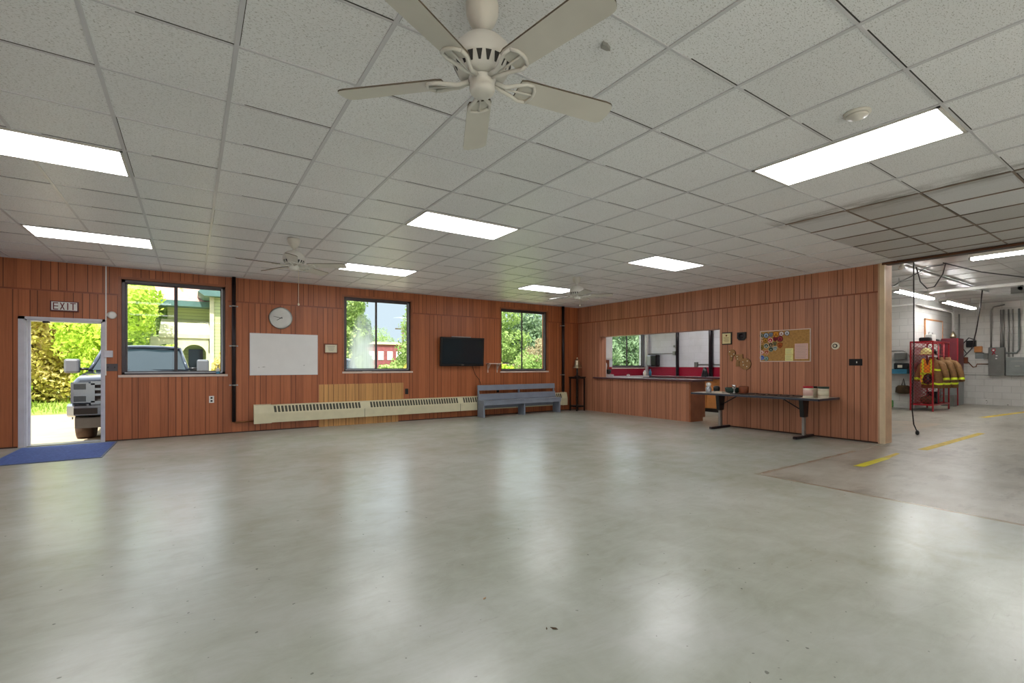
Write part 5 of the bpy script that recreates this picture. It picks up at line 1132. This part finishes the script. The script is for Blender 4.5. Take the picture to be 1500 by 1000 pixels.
# grille: chrome C-frames and bars
gm = MB().box(TX-.62*k_, TX+.62*k_, TY-.0, TY+.13, GZ+.80*k_, GZ+1.20*k_).build('grille', M['dark'], r)
fr = MB(); fr.box(TX-.66*k_, TX+.66*k_, TY-.05, TY+.02, GZ+1.15*k_, GZ+1.22*k_).box(TX-.66*k_, TX+.66*k_, TY-.05, TY+.02, GZ+.76*k_, GZ+.83*k_).box(TX-.70*k_, TX-.60*k_, TY-.05, TY+.02, GZ+.80*k_, GZ+1.18*k_).box(TX+.60*k_, TX+.70*k_, TY-.05, TY+.02, GZ+.80*k_, GZ+1.18*k_)
for z in (.93, 1.04): fr.box(TX-.6*k_, TX+.6*k_, TY-.035, TY+.02, GZ+z*k_, GZ+(z+.045)*k_)
fr.build('grille_frame', M['chromed'], gm)
for s_ in (-1, 1):
    hl = MB().box(*sorted((TX+s_*.70*k_, TX+s_*.965*k_)), TY+.0, TY+.16, GZ+.80*k_, GZ+1.20*k_).build('headlight', M['chromed'], r)
    b = MB()
    for za, zb_ in ((1.06, 1.17), (.82, .93)): b.box(*sorted((TX+s_*.74*k_, TX+s_*.92*k_)), TY-.012, TY+.0, GZ+za*k_, GZ+zb_*k_)
    b.build('lens', M['lampg'], hl)
b = MB(); b.loft([[tp(*p) for p in ((x, yy, .52), (x, yy-.12, .56), (x, yy-.12, .74), (x, yy, .78), (x, yy+.2, .78), (x, yy+.2, .52))] for x, yy in ((-1.02, .12), (-.9, 0), (0, -.03), (.9, 0), (1.02, .12))], False)
bu = b.build('bumper', M['chromed'], r)
b = MB(); [b.box(*sorted((TX+s_*.55*k_, TX+s_*.9*k_)), TY-.135, TY-.11, GZ+.58*k_, GZ+.70*k_) for s_ in (-1, 1)]; b.build('fog_lamp', M['dark'], bu)
MB().box(TX-.9*k_, TX+.9*k_, TY-.03, TY+.25, GZ+.30*k_, GZ+.50*k_).build('air_dam', M['greym'], r)
for s_ in (-1, 1):
    for y in (1.0, 5.0):
        w = MB(); w.lathe([(.30, -.14), (.37, -.13), (.395, -.09), (.395, .09), (.37, .13), (.30, .14)], tp(s_*.86, y, .372), 28, 'x').build('wheel', M['rubber'], r)
        MB().lathe([(.30, -.10), (.29, s_*.02), (.10, s_*.06), (.0, s_*.06)], tp(s_*.86, y, .372), 24, 'x').build('rim', M['steel'], r)
    mi = MB().bbox(*sorted((TX+s_*1.10*k_, TX+s_*1.36*k_)), TY+1.78*k_, TY+1.98*k_, GZ+1.36*k_, GZ+1.68*k_, r=.04).build('mirror', M['mirror'], r)
    MB().tube([tp(s_*.93, 1.85, 1.45), tp(s_*1.15, 1.87, 1.46)], .03, 6).build('mirror_arm', M['black'], mi)
    MB().loft([[tp(s_*(1.0+.03*(q in (1, 2))), yy, z) for q, (yy, z) in enumerate(((1.0+.5*math.cos(PI*j/8), .45+.5*math.sin(PI*j/8)), (1.0+.47*math.cos(PI*j/8), .45+.47*math.sin(PI*j/8)), (1.0+.42*math.cos(PI*j/8), .42+.42*math.sin(PI*j/8))))] for j in range(9)], False, False).build('fender_flare', M['black'], r)
# second car
CX, CY = 3.75, 14.0
r = thing('parked_car', (CX, CY+2.2, GZ), 'dark parked car low in the fogged pane of the middle window', 'car')
def cp(x, y, z): return (CX+x, CY+y, GZ+z)
def cring(y, hw, z0, z1): return [cp(*p) for p in ((-hw, y, z0), (-hw, y, z1-.12), (-hw+.12, y, z1), (0, y, z1+.03), (hw-.12, y, z1), (hw, y, z1-.12), (hw, y, z0))]
MB().loft([cring(0, .8, .35, .75), cring(.2, .86, .25, .88), cring(1.3, .89, .25, 1.08), cring(4.2, .88, .25, 1.1), cring(4.5, .8, .35, .95)]).build('body', M['paint'], r)
MB().loft([[cp(*p) for p in ((-.80, y, 1.06), (-.62, y, z), (0, y, z+.04), (.62, y, z), (.80, y, 1.06))] for y, z in ((1.75, 1.58), (2.2, 1.68), (3.4, 1.66), (4.0, 1.5))]).build('roof', M['paint'], r)
MB().add([cp(-.78, 1.15, 1.09), cp(.78, 1.15, 1.09), cp(.62, 1.74, 1.58), cp(-.62, 1.74, 1.58)], [(0, 1, 2, 3)]).build('windshield', M['cglass'], r)
m = MB(); m.box(CX-.6, CX+.6, CY-.03, CY+.05, GZ+.5, GZ+.65); m.build('grille', M['chrome'], r)
for s_ in (-1, 1):
    MB().bbox(*sorted((CX+s_*.5, CX+s_*.78)), CY-.02, CY+.12, GZ+.62, GZ+.76, r=.02).build('headlight', M['lampg'], r)
    for y in (.85, 3.6): MB().lathe([(.2, -.1), (.32, -.1), (.33, 0), (.32, .1), (.2, .1)], cp(s_*.78, y, .335), 20, 'x').build('wheel', M['rubber'], r)

# ------------------------------------------------------------------ sky, sun, camera
w = bpy.data.worlds.new('sky'); bpy.context.scene.world = w; w.use_nodes = True; nt = w.node_tree; nt.nodes.clear()
out = nt.nodes.new('ShaderNodeOutputWorld'); bg = nt.nodes.new('ShaderNodeBackground'); tc = nt.nodes.new('ShaderNodeTexCoord'); sp = nt.nodes.new('ShaderNodeSeparateXYZ')
rp = nt.nodes.new('ShaderNodeValToRGB'); nt.links.new(tc.outputs['Generated'], sp.inputs[0]); nt.links.new(sp.outputs[2], rp.inputs[0])
e = rp.color_ramp.elements; e[0].position = .12; e[0].color = (.30, .355, .40, 1); e[1].position = .30; e[1].color = (.86, .93, 1, 1)
nt.links.new(rp.outputs[0], bg.inputs[0]); bg.inputs[1].default_value = 2.0; nt.links.new(bg.outputs[0], out.inputs[0])
sl_ = bpy.data.lights.new('sun', 'SUN'); sl_.energy = 9; sl_.angle = .02; sl_.color = (1, .95, .86)
so = bpy.data.objects.new('sun', sl_); COL.objects.link(so)
d = Vector((.35, .55, -1.0)).normalized(); so.rotation_euler = d.to_track_quat('-Z', 'Y').to_euler()

cam = bpy.data.cameras.new('camera'); co = bpy.data.objects.new('camera', cam); COL.objects.link(co)
cam.sensor_width = 36; cam.lens = 696.3/1500*36; cam.shift_y = 34.4/1500; cam.clip_end = 300
co.location = (0, 0, H); co.rotation_euler = (PI/2, 0, .97748-PI/2)
sc = bpy.context.scene; sc.camera = co
sc.view_settings.view_transform = 'Standard'; sc.view_settings.look = 'None'; sc.view_settings.gamma = 1; sc.view_settings.exposure = 0.36; sc.view_settings.use_curve_mapping = False
sc.cycles.use_denoising = True
